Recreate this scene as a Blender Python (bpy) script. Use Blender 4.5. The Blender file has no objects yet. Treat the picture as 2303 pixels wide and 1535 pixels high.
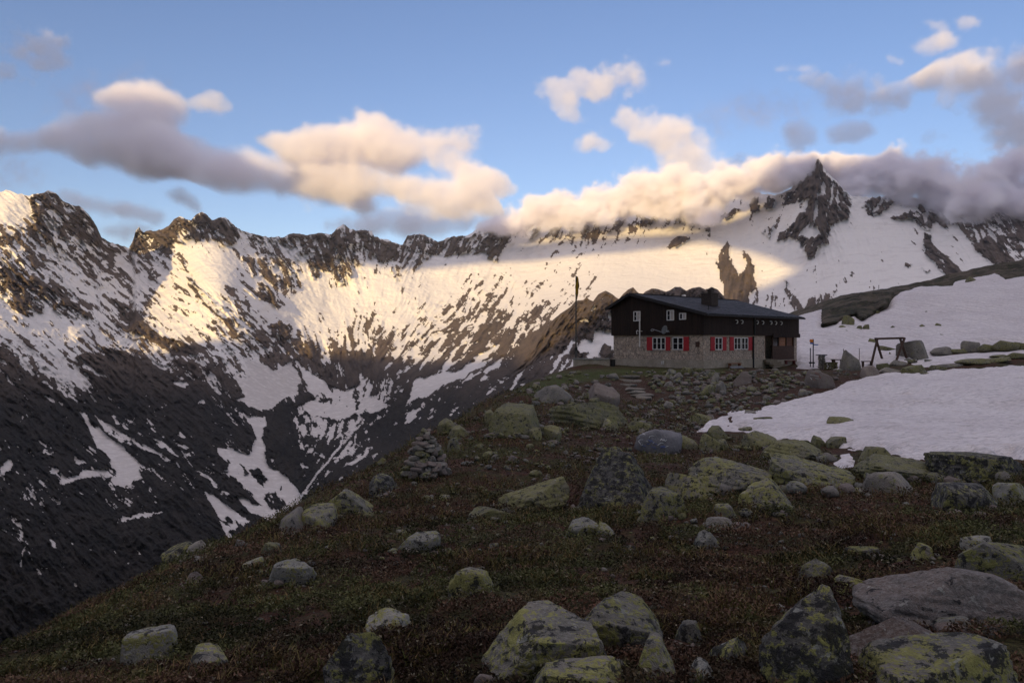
import bpy, bmesh, math, random
import numpy as np
from mathutils import Vector, Matrix
random.seed(7)
rng = np.random.default_rng(7)
SC = bpy.context.scene
R = math.radians

# ---------------------------------------------------------------- camera
F = 1791.0; CX = 1151.5; CY = 767.5            # photograph geometry (28 mm lens, level camera)
cam_d = bpy.data.cameras.new('camera'); cam = bpy.data.objects.new('camera', cam_d)
SC.collection.objects.link(cam); SC.camera = cam
cam_d.sensor_width = 36.0; cam_d.lens = 28.0
cam_d.clip_start = 0.1; cam_d.clip_end = 60000
cam.location = (0, 0, 0); cam.rotation_euler = (R(90), 0, 0)

# ---------------------------------------------------------------- light
SUN_EL = 12.5
SUN_DIR = Vector((-0.33, -0.945, 0)).normalized()          # horizontal direction towards the sun
S = Vector((SUN_DIR.x * math.cos(R(SUN_EL)), SUN_DIR.y * math.cos(R(SUN_EL)), math.sin(R(SUN_EL))))
sun_d = bpy.data.lights.new('sun', 'SUN'); sun = bpy.data.objects.new('sun', sun_d)
SC.collection.objects.link(sun)
sun_d.energy = 4.9; sun_d.angle = R(0.9); sun_d.color = (1.0, 0.715, 0.33)
sun.rotation_euler = S.to_track_quat('Z', 'Y').to_euler()
SC.view_settings.view_transform = 'Standard'
SC.view_settings.look = 'None'
SC.view_settings.exposure = 0.25
SC.view_settings.gamma = 1.0
SC.cycles.volume_bounces = 8
SC.cycles.volume_step_rate = 2.0
SC.cycles.volume_max_steps = 256
SC.cycles.max_bounces = 8
SC.cycles.diffuse_bounces = 1

# ---------------------------------------------------------------- node helpers
class NT:
    def __init__(s, tree): s.t = tree
    def n(s, typ, **kw):
        nd = s.t.nodes.new(typ)
        for k, v in kw.items(): setattr(nd, k, v)
        return nd
    def link(s, a, b): s.t.links.new(a, b)
    def setin(s, sock, v):
        if hasattr(v, 'is_linked') or isinstance(v, bpy.types.NodeSocket): s.link(v, sock)
        else: sock.default_value = v
    def math(s, op, a, b=None, c=None, clamp=False):
        nd = s.n('ShaderNodeMath', operation=op); nd.use_clamp = clamp
        s.setin(nd.inputs[0], a)
        if b is not None: s.setin(nd.inputs[1], b)
        if c is not None: s.setin(nd.inputs[2], c)
        return nd.outputs[0]
    def vmath(s, op, a, b=None):
        nd = s.n('ShaderNodeVectorMath', operation=op)
        s.setin(nd.inputs[0], a)
        if b is not None: s.setin(nd.inputs[1], b)
        return nd.outputs['Value'] if op in ('LENGTH', 'DOT_PRODUCT', 'DISTANCE') else nd.outputs[0]
    def noise(s, vec, scale, detail=4, rough=0.55, dist=0.0, col=False):
        nd = s.n('ShaderNodeTexNoise'); s.link(vec, nd.inputs['Vector'])
        nd.inputs['Scale'].default_value = scale; nd.inputs['Detail'].default_value = detail
        nd.inputs['Roughness'].default_value = rough; nd.inputs['Distortion'].default_value = dist
        return nd.outputs['Color'] if col else nd.outputs[0]
    def voro(s, vec, scale, feature='F1', out='Distance'):
        nd = s.n('ShaderNodeTexVoronoi', feature=feature); s.link(vec, nd.inputs['Vector'])
        nd.inputs['Scale'].default_value = scale
        return nd.outputs[out]
    def ramp(s, fac, lo, hi, a=0.0, b=1.0):
        nd = s.n('ShaderNodeMapRange', interpolation_type='SMOOTHSTEP')
        s.setin(nd.inputs[0], fac)
        for i, v in enumerate((lo, hi, a, b)): nd.inputs[i + 1].default_value = v
        return nd.outputs[0]
    def mix(s, fac, a, b, blend='MIX'):
        nd = s.n('ShaderNodeMix', data_type='RGBA', blend_type=blend)
        s.setin(nd.inputs[0], fac)
        for sock, v in ((nd.inputs[6], a), (nd.inputs[7], b)):
            if isinstance(v, (tuple, list)): sock.default_value = (*v[:3], 1)
            else: s.link(v, sock)
        return nd.outputs[2]
    def attr(s, name, out='Fac'):
        nd = s.n('ShaderNodeAttribute', attribute_name=name); return nd.outputs[out]
    def bump(s, h, strength=0.5, dist=0.05, normal=None):
        nd = s.n('ShaderNodeBump'); s.link(h, nd.inputs['Height'])
        nd.inputs['Strength'].default_value = strength; nd.inputs['Distance'].default_value = dist
        if normal is not None: s.link(normal, nd.inputs['Normal'])
        return nd.outputs[0]

def material(name, build, rough=0.85, spec=0.3):
    m = bpy.data.materials.new(name); m.use_nodes = True
    t = m.node_tree; t.nodes.clear(); T = NT(t)
    out = T.n('ShaderNodeOutputMaterial'); b = T.n('ShaderNodeBsdfPrincipled')
    b.inputs['Roughness'].default_value = rough
    b.inputs['Specular IOR Level'].default_value = spec
    T.link(b.outputs[0], out.inputs[0])
    r = build(T, b)
    if r is not None:
        col, nrm = r if isinstance(r, tuple) and len(r) == 2 and not isinstance(r[0], float) else (r, None)
        if isinstance(col, (tuple, list)): b.inputs['Base Color'].default_value = (*col, 1)
        else: T.link(col, b.inputs['Base Color'])
        if nrm is not None: T.link(nrm, b.inputs['Normal'])
    return m

# ---------------------------------------------------------------- numpy noise
_tab = rng.random((256, 256)).astype(np.float32)
def vnoise(x, y, seed=0):
    x = np.asarray(x, np.float64) + seed * 37.13; y = np.asarray(y, np.float64) + seed * 91.7
    xi = np.floor(x).astype(np.int64); yi = np.floor(y).astype(np.int64)
    fx = x - xi; fy = y - yi
    fx = fx * fx * (3 - 2 * fx); fy = fy * fy * (3 - 2 * fy)
    a = _tab[xi & 255, yi & 255]; b = _tab[(xi + 1) & 255, yi & 255]
    c = _tab[xi & 255, (yi + 1) & 255]; d = _tab[(xi + 1) & 255, (yi + 1) & 255]
    return (a * (1 - fx) + b * fx) * (1 - fy) + (c * (1 - fx) + d * fx) * fy
def fbm(x, y, octv=5, seed=0, gain=0.5, lac=2.03):
    s = 0; a = 1.0; t = 0
    for o in range(octv):
        s = s + a * vnoise(x, y, seed + o * 3); t += a; a *= gain; x = x * lac; y = y * lac
    return s / t                                   # 0..1
def ridged(x, y, octv=5, seed=0, gain=0.5, lac=2.07):
    s = 0; a = 1.0; t = 0
    for o in range(octv):
        s = s + a * (1 - np.abs(2 * vnoise(x, y, seed + o * 5) - 1)); t += a; a *= gain; x = x * lac; y = y * lac
    return s / t
def sstep(x, lo, hi):
    t = np.clip((x - lo) / (hi - lo), 0, 1); return t * t * (3 - 2 * t)
class RBF:
    """thin plate interpolation through scattered values"""
    def __init__(s, pts, vals, scale, smooth=0.0):
        s.p = np.array(pts, float) / scale; s.sc = scale; n = len(pts)
        K = s.k(np.linalg.norm(s.p[:, None] - s.p[None], axis=2)) + np.eye(n) * smooth
        P = np.hstack([np.ones((n, 1)), s.p]); A = np.block([[K, P], [P.T, np.zeros((3, 3))]])
        s.w = np.linalg.solve(A, np.concatenate([np.array(vals, float), np.zeros(3)]))
    @staticmethod
    def k(r): return np.where(r > 1e-9, r * r * np.log(np.maximum(r, 1e-9)), 0)
    def __call__(s, x, y):
        x = np.asarray(x, float) / s.sc; y = np.asarray(y, float) / s.sc
        v = s.w[-3] + s.w[-2] * x + s.w[-1] * y
        for (a, b), w in zip(s.p, s.w[:-3]):
            r2 = (x - a) ** 2 + (y - b) ** 2
            v = v + w * 0.5 * r2 * np.log(np.maximum(r2, 1e-18))
        return v
def idw(pts, vals, x, y, p=3.0):
    num = 0; den = 0
    for (a, b), v in zip(pts, vals):
        w = 1.0 / (((x - a) ** 2 + (y - b) ** 2) + 25) ** (p / 2)
        num = num + w * v; den = den + w
    return num / den
def inpoly(pts, x, y):
    r = np.zeros(np.shape(x), bool)
    P = np.array(pts, float); x0, y0 = P.min(0); x1, y1 = P.max(0)
    m = (x >= x0) & (x <= x1) & (y >= y0) & (y <= y1)
    if not m.any(): return r
    xs = x[m]; ys = y[m]; c = np.zeros(xs.shape, bool)
    j = len(P) - 1
    for i in range(len(P)):
        xi, yi = P[i]; xj, yj = P[j]
        if yi != yj:
            c ^= ((yi > ys) != (yj > ys)) & (xs < (xj - xi) * (ys - yi) / (yj - yi) + xi)
        j = i
    r[m] = c
    return r
def seg_dist(pts, x, y):
    """distance to a polyline"""
    d = np.full(np.shape(x), 1e9)
    for (x0, y0), (x1, y1) in zip(pts[:-1], pts[1:]):
        dx, dy = x1 - x0, y1 - y0; L = dx * dx + dy * dy + 1e-12
        t = np.clip(((x - x0) * dx + (y - y0) * dy) / L, 0, 1)
        d = np.minimum(d, np.hypot(x - x0 - t * dx, y - y0 - t * dy))
    return d
def sdf(pts, x, y):
    """positive inside"""
    d = seg_dist(list(pts) + [pts[0]], x, y)
    return np.where(inpoly(pts, x, y), d, -d)

# ---------------------------------------------------------------- object helpers
COL = SC.collection
def tag(o, label=None, cat=None, group=None, kind=None):
    if label: o['label'] = label
    if cat: o['category'] = cat
    if group: o['group'] = group
    if kind: o['kind'] = kind
    return o
def np_mesh(name, V, Fq, mat=None, smooth=True, attrs=None, cols=None):
    me = bpy.data.meshes.new(name)
    V = np.ascontiguousarray(V, np.float32); Fq = np.ascontiguousarray(Fq, np.int32)
    nv = len(V); nf, k = Fq.shape
    me.vertices.add(nv); me.vertices.foreach_set('co', V.ravel())
    me.loops.add(nf * k); me.loops.foreach_set('vertex_index', Fq.ravel())
    me.polygons.add(nf)
    me.polygons.foreach_set('loop_start', np.arange(0, nf * k, k, dtype=np.int32))
    me.polygons.foreach_set('loop_total', np.full(nf, k, np.int32))
    me.polygons.foreach_set('use_smooth', np.full(nf, smooth, bool))
    for an, av in (attrs or {}).items():
        a = me.attributes.new(an, 'FLOAT', 'POINT'); a.data.foreach_set('value', np.ascontiguousarray(av, np.float32))
    for an, av in (cols or {}).items():
        a = me.attributes.new(an, 'FLOAT_COLOR', 'POINT')
        c = np.ones((nv, 4), np.float32); c[:, :3] = av; a.data.foreach_set('color', c.ravel())
    me.update(calc_edges=True)
    if mat: me.materials.append(mat)
    return me
def link_mesh(me, name, parent=None):
    o = bpy.data.objects.new(name, me); COL.objects.link(o)
    if parent: o.parent = parent
    return o
def grid_faces(nr, nc):
    i = np.arange((nr - 1) * (nc - 1)); r = i // (nc - 1); c = i % (nc - 1)
    a = r * nc + c
    return np.stack([a, a + 1, a + nc + 1, a + nc], 1)
def empty(name, loc=(0, 0, 0), rz=0.0):
    o = bpy.data.objects.new(name, None); COL.objects.link(o)
    o.location = loc; o.rotation_euler = (0, 0, rz); o.empty_display_size = 0.3
    return o
class MB:
    """collects boxes, bars, tubes and prisms, then links them as one mesh object"""
    def __init__(s): s.v = []; s.f = []
    def add(s, vs, fs):
        k = len(s.v); s.v += [tuple(v) for v in vs]; s.f += [[i + k for i in f] for f in fs]; return s
    def box(s, c, d, rz=0, ry=0, rx=0):
        M = Matrix.Rotation(rz, 3, 'Z') @ Matrix.Rotation(ry, 3, 'Y') @ Matrix.Rotation(rx, 3, 'X')
        vs = [Vector(c) + M @ Vector((x * d[0] / 2, y * d[1] / 2, z * d[2] / 2)) for z in (-1, 1) for y in (-1, 1) for x in (-1, 1)]
        return s.add(vs, [(0, 2, 3, 1), (4, 5, 7, 6), (0, 1, 5, 4), (2, 6, 7, 3), (0, 4, 6, 2), (1, 3, 7, 5)])
    def bar(s, a, b, w, h=None, seg=4, r2=None):
        a = Vector(a); b = Vector(b); d = (b - a).normalized()
        up = Vector((0, 0, 1)) if abs(d.z) < 0.9 else Vector((0, 1, 0))
        x = d.cross(up).normalized(); y = x.cross(d)
        h = h or w; vs = []
        for q, p in enumerate((a, b)):
            k = 1 if q == 0 or r2 is None else r2
            for i in range(seg):
                t = 2 * math.pi * (i + 0.5) / seg
                e = math.sqrt(2) if seg == 4 else 1
                vs.append(p + x * (math.cos(t) * w / 2 * e * k) + y * (math.sin(t) * h / 2 * e * k))
        fs = [(i, (i + 1) % seg, seg + (i + 1) % seg, seg + i) for i in range(seg)]
        fs += [tuple(range(seg))[::-1], tuple(range(seg, 2 * seg))]
        return s.add(vs, fs)
    def tube(s, pts, r, seg=8):
        for a, b in zip(pts[:-1], pts[1:]): s.bar(a, b, 2 * r, seg=seg)
        return s
    def prism(s, poly, z0, z1):
        n = len(poly); vs = [(x, y, z0) for x, y in poly] + [(x, y, z1) for x, y in poly]
        fs = [(i, (i + 1) % n, n + (i + 1) % n, n + i) for i in range(n)]
        return s.add(vs, fs + [tuple(range(n))[::-1], tuple(range(n, 2 * n))])
    def build(s, name, mat, parent=None, bevel=0.0, smooth=False):
        me = bpy.data.meshes.new(name); me.from_pydata(s.v, [], s.f)
        bm = bmesh.new(); bm.from_mesh(me); bmesh.ops.recalc_face_normals(bm, faces=bm.faces)
        if bevel: bmesh.ops.bevel(bm, geom=bm.edges[:], offset=bevel, segments=2, affect='EDGES', profile=0.6)
        bm.to_mesh(me); bm.free()
        if smooth: me.polygons.foreach_set('use_smooth', [True] * len(me.polygons))
        me.materials.append(mat); me.update()
        return link_mesh(me, name, parent)
def pix(px, py, Y):
    return Vector(((px - CX) / F * Y, Y, -(py - CY) / F * Y))
# ---------------------------------------------------------------- sky with drifting clouds
def build_world():
    w = bpy.data.worlds.new('World'); SC.world = w; w.use_nodes = True
    t = w.node_tree; t.nodes.clear(); T = NT(t)
    out = T.n('ShaderNodeOutputWorld'); bg = T.n('ShaderNodeBackground'); bg.inputs['Strength'].default_value = 0.126
    T.link(bg.outputs[0], out.inputs[0])
    sky = T.n('ShaderNodeTexSky', sky_type='NISHITA'); sky.sun_disc = False
    sky.sun_elevation = R(SUN_EL); sky.sun_rotation = math.atan2(SUN_DIR.x, SUN_DIR.y)
    sky.altitude = 2300; sky.air_density = 1.3; sky.dust_density = 0.0; sky.ozone_density = 2.0
    tc = T.n('ShaderNodeTexCoord'); sep = T.n('ShaderNodeSeparateXYZ'); T.link(tc.outputs['Generated'], sep.inputs[0])
    x, y, z = sep.outputs
    ym = T.math('MAXIMUM', T.math('ABSOLUTE', y), 0.15)
    X = T.math('DIVIDE', x, ym); Z = T.math('DIVIDE', z, ym)
    cmb = T.n('ShaderNodeCombineXYZ'); T.link(X, cmb.inputs[0]); T.link(Z, cmb.inputs[1]); T.link(T.math('MULTIPLY', y, 0.3), cmb.inputs[2])
    P0 = cmb.outputs[0]
    # domain warp
    nz = T.noise(P0, 9.0, 4, 0.6, col=True)
    off = T.vmath('MULTIPLY', T.vmath('SUBTRACT', nz, (0.5, 0.5, 0.5)), (0.07, 0.055, 0.0))
    P = T.vmath('ADD', P0, off)
    # cloud lobes: px, py, half width, half height, rotation (deg), density, brightness
    blobs = [(2380, 150, 120, 120, 0, .45, .4), (1960, 372, 330, 14, 0, .42, .6), (-120, 400, 300, 60, 0, .35, .3), (1750, 250, 300, 60, 10, .25, .45), (220, 200, 160, 60, 10, .3, .4),
        # beyond the sides and behind the viewpoint broken cloud goes on
        (-1100, -100, 500, 160, -8, .9, .5), (3500, -200, 600, 180, 10, .9, .4), (600, -900, 500, 120, 12, .8, .5)]
    dens = None; num = None; den = None
    for (bx, by, bw, bh, ang, k, br) in blobs:
        mp = T.n('ShaderNodeMapping', vector_type='TEXTURE'); T.link(P, mp.inputs[0])
        mp.inputs['Location'].default_value = ((bx - CX) / F, -(by - CY) / F, 0)
        mp.inputs['Rotation'].default_value = (0, 0, R(ang))
        mp.inputs['Scale'].default_value = (bw * 1.75 / F, bh * 1.75 / F, 1)
        m2 = T.vmath('MULTIPLY', mp.outputs[0], (1, 1, 0))
        L = T.vmath('LENGTH', m2)
        v = T.math('MULTIPLY', T.ramp(L, 1.0, 0.0), k)
        dens = v if dens is None else T.math('ADD', dens, v)
        wv = T.math('MULTIPLY', v, br)
        num = wv if num is None else T.math('ADD', num, wv)
    bright = T.math('DIVIDE', num, T.math('ADD', dens, 0.02))
    n1 = T.noise(P0, 15, 7, 0.58); n2 = T.noise(P0, 60, 4, 0.6)
    d = T.math('MINIMUM', dens, 1.15)
    d = T.math('ADD', d, T.math('MULTIPLY', T.math('SUBTRACT', n1, 0.5), 0.75))
    d = T.math('ADD', d, T.math('MULTIPLY', T.math('SUBTRACT', n2, 0.5), 0.18))
    cov = T.ramp(d, 0.08, 0.72)
    cov = T.math('MULTIPLY', cov, T.ramp(dens, 0.02, 0.22))
    cov = T.math('MULTIPLY', cov, 0.96)
    # unseen broken cloud overhead and sunward, added to lift and warm the ambient light
    nb = T.noise(tc.outputs['Generated'], 2.6, 5, .55)
    side = T.math('MAXIMUM', T.math('MULTIPLY', T.ramp(y, .15, -.25), .12), T.ramp(z, .44, .62))
    covb = T.math('MULTIPLY', T.ramp(nb, .36, .52), T.math('MULTIPLY', side, T.ramp(z, -.02, .08)))
    covb = T.math('MULTIPLY', covb, .97)
    # light: top-left edges catch more; noise models the puffs
    n3 = T.noise(T.vmath('ADD', P0, (0.010, -0.014, 0)), 15, 7, 0.58)
    relief = T.math('MULTIPLY', T.math('SUBTRACT', n1, n3), 1.0)
    lum = T.math('ADD', bright, relief)
    lum = T.math('ADD', lum, T.math('MULTIPLY', T.math('SUBTRACT', T.noise(P0, 8, 3, 0.5), 0.5), 0.35), clamp=True)
    cr = T.n('ShaderNodeValToRGB'); T.link(lum, cr.inputs[0])
    e = cr.color_ramp.elements
    K = 1 / 0.15
    e[0].position = 0.08; e[0].color = (.185 * K, .205 * K, .33 * K, 1)
    e[1].position = 1.0; e[1].color = (.92 * K, .74 * K, .58 * K, 1)
    a = e.new(0.38); a.color = (.32 * K, .285 * K, .37 * K, 1)
    a = e.new(0.68); a.color = (.62 * K, .475 * K, .455 * K, 1)
    # the twilight blue of the photograph: nishita, balanced towards the camera's white balance
    base = T.mix(1.0, sky.outputs[0], SKY_GAIN, 'MULTIPLY')
    col = T.mix(cov, base, cr.outputs[0])
    col = T.mix(covb, col, tuple(v * K for v in (.92, .82, .90)))
    T.link(col, bg.inputs[0])
    w.cycles.sampling_method = 'MANUAL'; w.cycles.sample_map_resolution = 512
SKY_GAIN = (.90, .86, 1.02)
build_world()
# ---------------------------------------------------------------- far mountains
NC = 1150
U = np.linspace(-170, 2473, NC)
def profile(pts, jag=0, seed=0, sc=22.0):
    P = np.array(pts, float); v = np.interp(U, P[:, 0], P[:, 1])
    if jag: v = v - jag * (ridged(U / sc, U * 0 + 3.3, 5, seed, 0.6) - 0.62) * 2
    return v
sky_main = [(-170, 470), (-60, 450), (0, 430), (20, 427), (40, 436), (62, 440), (90, 434), (110, 428), (128, 437), (142, 452), (160, 461),
    (178, 462), (192, 474), (205, 490), (218, 512), (228, 534), (245, 545), (268, 551), (290, 556), (300, 540), (305, 520), (313, 511), (322, 520),
    (338, 519), (362, 517), (378, 508), (392, 494), (405, 486), (416, 492), (430, 494), (440, 482), (455, 477), (468, 484), (478, 496), (490, 489), (506, 487),
    (520, 500), (540, 517), (565, 525), (600, 533), (640, 532), (660, 524), (690, 530), (715, 524), (745, 527), (758, 512), (772, 503), (785, 512), (800, 519),
    (835, 517), (842, 533), (870, 537), (893, 548), (905, 552), (915, 532), (930, 528), (948, 527), (965, 532), (985, 545), (1010, 533), (1050, 531),
    (1075, 515), (1100, 508), (1150, 500), (1250, 488), (1400, 470), (1550, 445), (1650, 425), (1700, 432), (1740, 440), (1770, 430), (1792, 410), (1812, 390), (1827, 370),
    (1837, 356), (1844, 362), (1852, 378), (1872, 398), (1892, 420), (1915, 442), (1960, 444), (2010, 440), (2060, 446), (2120, 452), (2200, 470), (2303, 485), (2473, 490)]
depth_pts = [(-170, 450, 2250), (0, 430, 2300), (110, 430, 2400), (200, 500, 2700), (250, 545, 3000), (290, 556, 3300), (350, 520, 3500), (450, 480, 3750), (540, 520, 4000),
    (650, 530, 4300), (770, 510, 4600), (900, 545, 4800), (1000, 545, 4900), (1100, 515, 5100), (1300, 480, 5350), (1550, 450, 5400), (1700, 420, 5300),
    (1840, 360, 4900), (2000, 430, 4800), (2150, 470, 4600), (2303, 490, 4400), (2473, 495, 4300),
    (560, 600, 3800), (700, 640, 4050), (900, 690, 4000), (900, 620, 4350), (1200, 620, 4500), (1250, 560, 4850), (1500, 600, 4450), (1800, 600, 4200), (2100, 600, 3900), (2303, 600, 3700), (1800, 520, 4450),
    (700, 775, 3450), (900, 775, 3450), (1000, 770, 3350), (1150, 730, 3400), (1250, 690, 3550), (1600, 690, 3700), (1800, 720, 3400), (2100, 700, 3300), (1700, 800, 3200), (2300, 750, 3100),
    (680, 880, 2700), (800, 900, 2550), (720, 860, 2950), (850, 960, 2050), (700, 1050, 1600), (680, 1130, 1330), (600, 1200, 1130), (300, 1450, 830), (0, 1500, 760), (-170, 1500, 720),
    (0, 600, 1950), (0, 800, 1550), (0, 1000, 1180), (0, 1200, 950), (-170, 700, 1600), (-170, 1100, 1000), (200, 700, 2150), (200, 900, 1650), (200, 1100, 1230), (400, 700, 2850),
    (400, 850, 2250), (400, 1000, 1650), (500, 640, 3250), (560, 760, 3000), (400, 1200, 1130), (620, 780, 3200), (500, 900, 2200), (560, 1000, 1750),
    (900, 860, 2500), (1000, 830, 2650), (1100, 800, 2700), (1000, 950, 1500), (1130, 860, 2000), (900, 1010, 1350), (800, 1100, 1050), (1250, 800, 2100), (1300, 1000, 1200), (700, 1300, 800),
    (1600, 1000, 1500), (2200, 1000, 1500), (1100, 1400, 650), (2000, 1400, 700)]
depth_pts = [(a, b, d * (1 + .34 * (1 - min(max((a - 150) / 360, 0), 1)) * min(max((1300 - b) / 400, 0), 1))) for a, b, d in depth_pts]
snow_cov = [(0, 450, .9), (40, 470, 1.0), (120, 470, .42), (170, 500, .35), (210, 540, .3), (60, 530, .55), (20, 560, .55), (110, 560, .55), (200, 600, .60), (270, 600, .55), (330, 560, .5), (330, 620, .62), (380, 640, .80),
    (90, 620, .55), (30, 630, .3), (30, 740, .85), (90, 730, .9), (150, 640, .6), (240, 660, .72), (300, 670, .75), (370, 700, .80), (420, 740, .85), (470, 780, .7), (130, 760, .9), (200, 770, .72), (270, 790, .62), (60, 790, .6), (0, 780, .5),
    (340, 830, .22), (250, 840, .12), (420, 850, .12), (480, 840, .15), (0, 860, .12), (80, 900, .06), (60, 850, .35), (250, 950, .05), (100, 1000, .05), (0, 1100, .05), (200, 1200, .02), (400, 1200, .0), (400, 950, .08), (480, 1000, .05), (0, 1350, 0), (300, 1400, 0), (500, 1150, .02),
    (440, 570, .95), (500, 560, .95), (470, 620, .96), (550, 600, .85), (560, 680, .82), (510, 700, .7), (590, 700, .88), (640, 720, .95), (700, 680, 1.0), (760, 700, 1.0), (850, 650, 1.0), (720, 740, .95), (900, 720, .97), (800, 770, .8), (1000, 640, 1.0), (1200, 600, 1.0), (1400, 600, 1.0), (1100, 560, 1.0),
    (640, 570, .55), (820, 600, .85), (1000, 600, .97), (1160, 520, .85), (1250, 500, .8), (1400, 480, .8), (1560, 470, .85), (1650, 520, 1.0), (1500, 560, 1), (1730, 500, .95), (1950, 520, .98), (2050, 600, 1.0), (2000, 650, .96), (2150, 540, .9), (2250, 520, .6), (2200, 620, 1), (1850, 640, .97), (1760, 620, 1), (1750, 720, .85), (1650, 600, 1), (1500, 650, 1),
    (900, 755, .66), (960, 735, .66), (1020, 720, .6), (1080, 705, .62), (1140, 690, .68), (1190, 680, .8), (1250, 660, .95), (960, 775, .5), (1040, 760, .45), (1100, 740, .45), (1150, 720, .5), (1180, 750, .35), (1210, 720, .55), (1230, 705, .6), (870, 790, .35), (1000, 800, .25), (1080, 790, .2), (1150, 790, .18),
    (640, 800, .30), (700, 800, .12), (760, 830, .10), (820, 820, .15), (880, 840, .12), (720, 850, .12), (650, 830, .4), (600, 800, .25), (560, 790, .4), (540, 800, .45), (950, 880, .1), (1050, 860, .1), (1150, 840, .08), (900, 950, .05), (800, 1000, .12), (740, 980, .15), (800, 1080, .03), (620, 980, .0), (1000, 1000, 0), (1200, 900, .03), (650, 1000, .02), (480, 1250, 0), (1800, 900, .3), (1800, 780, .4)]
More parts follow.
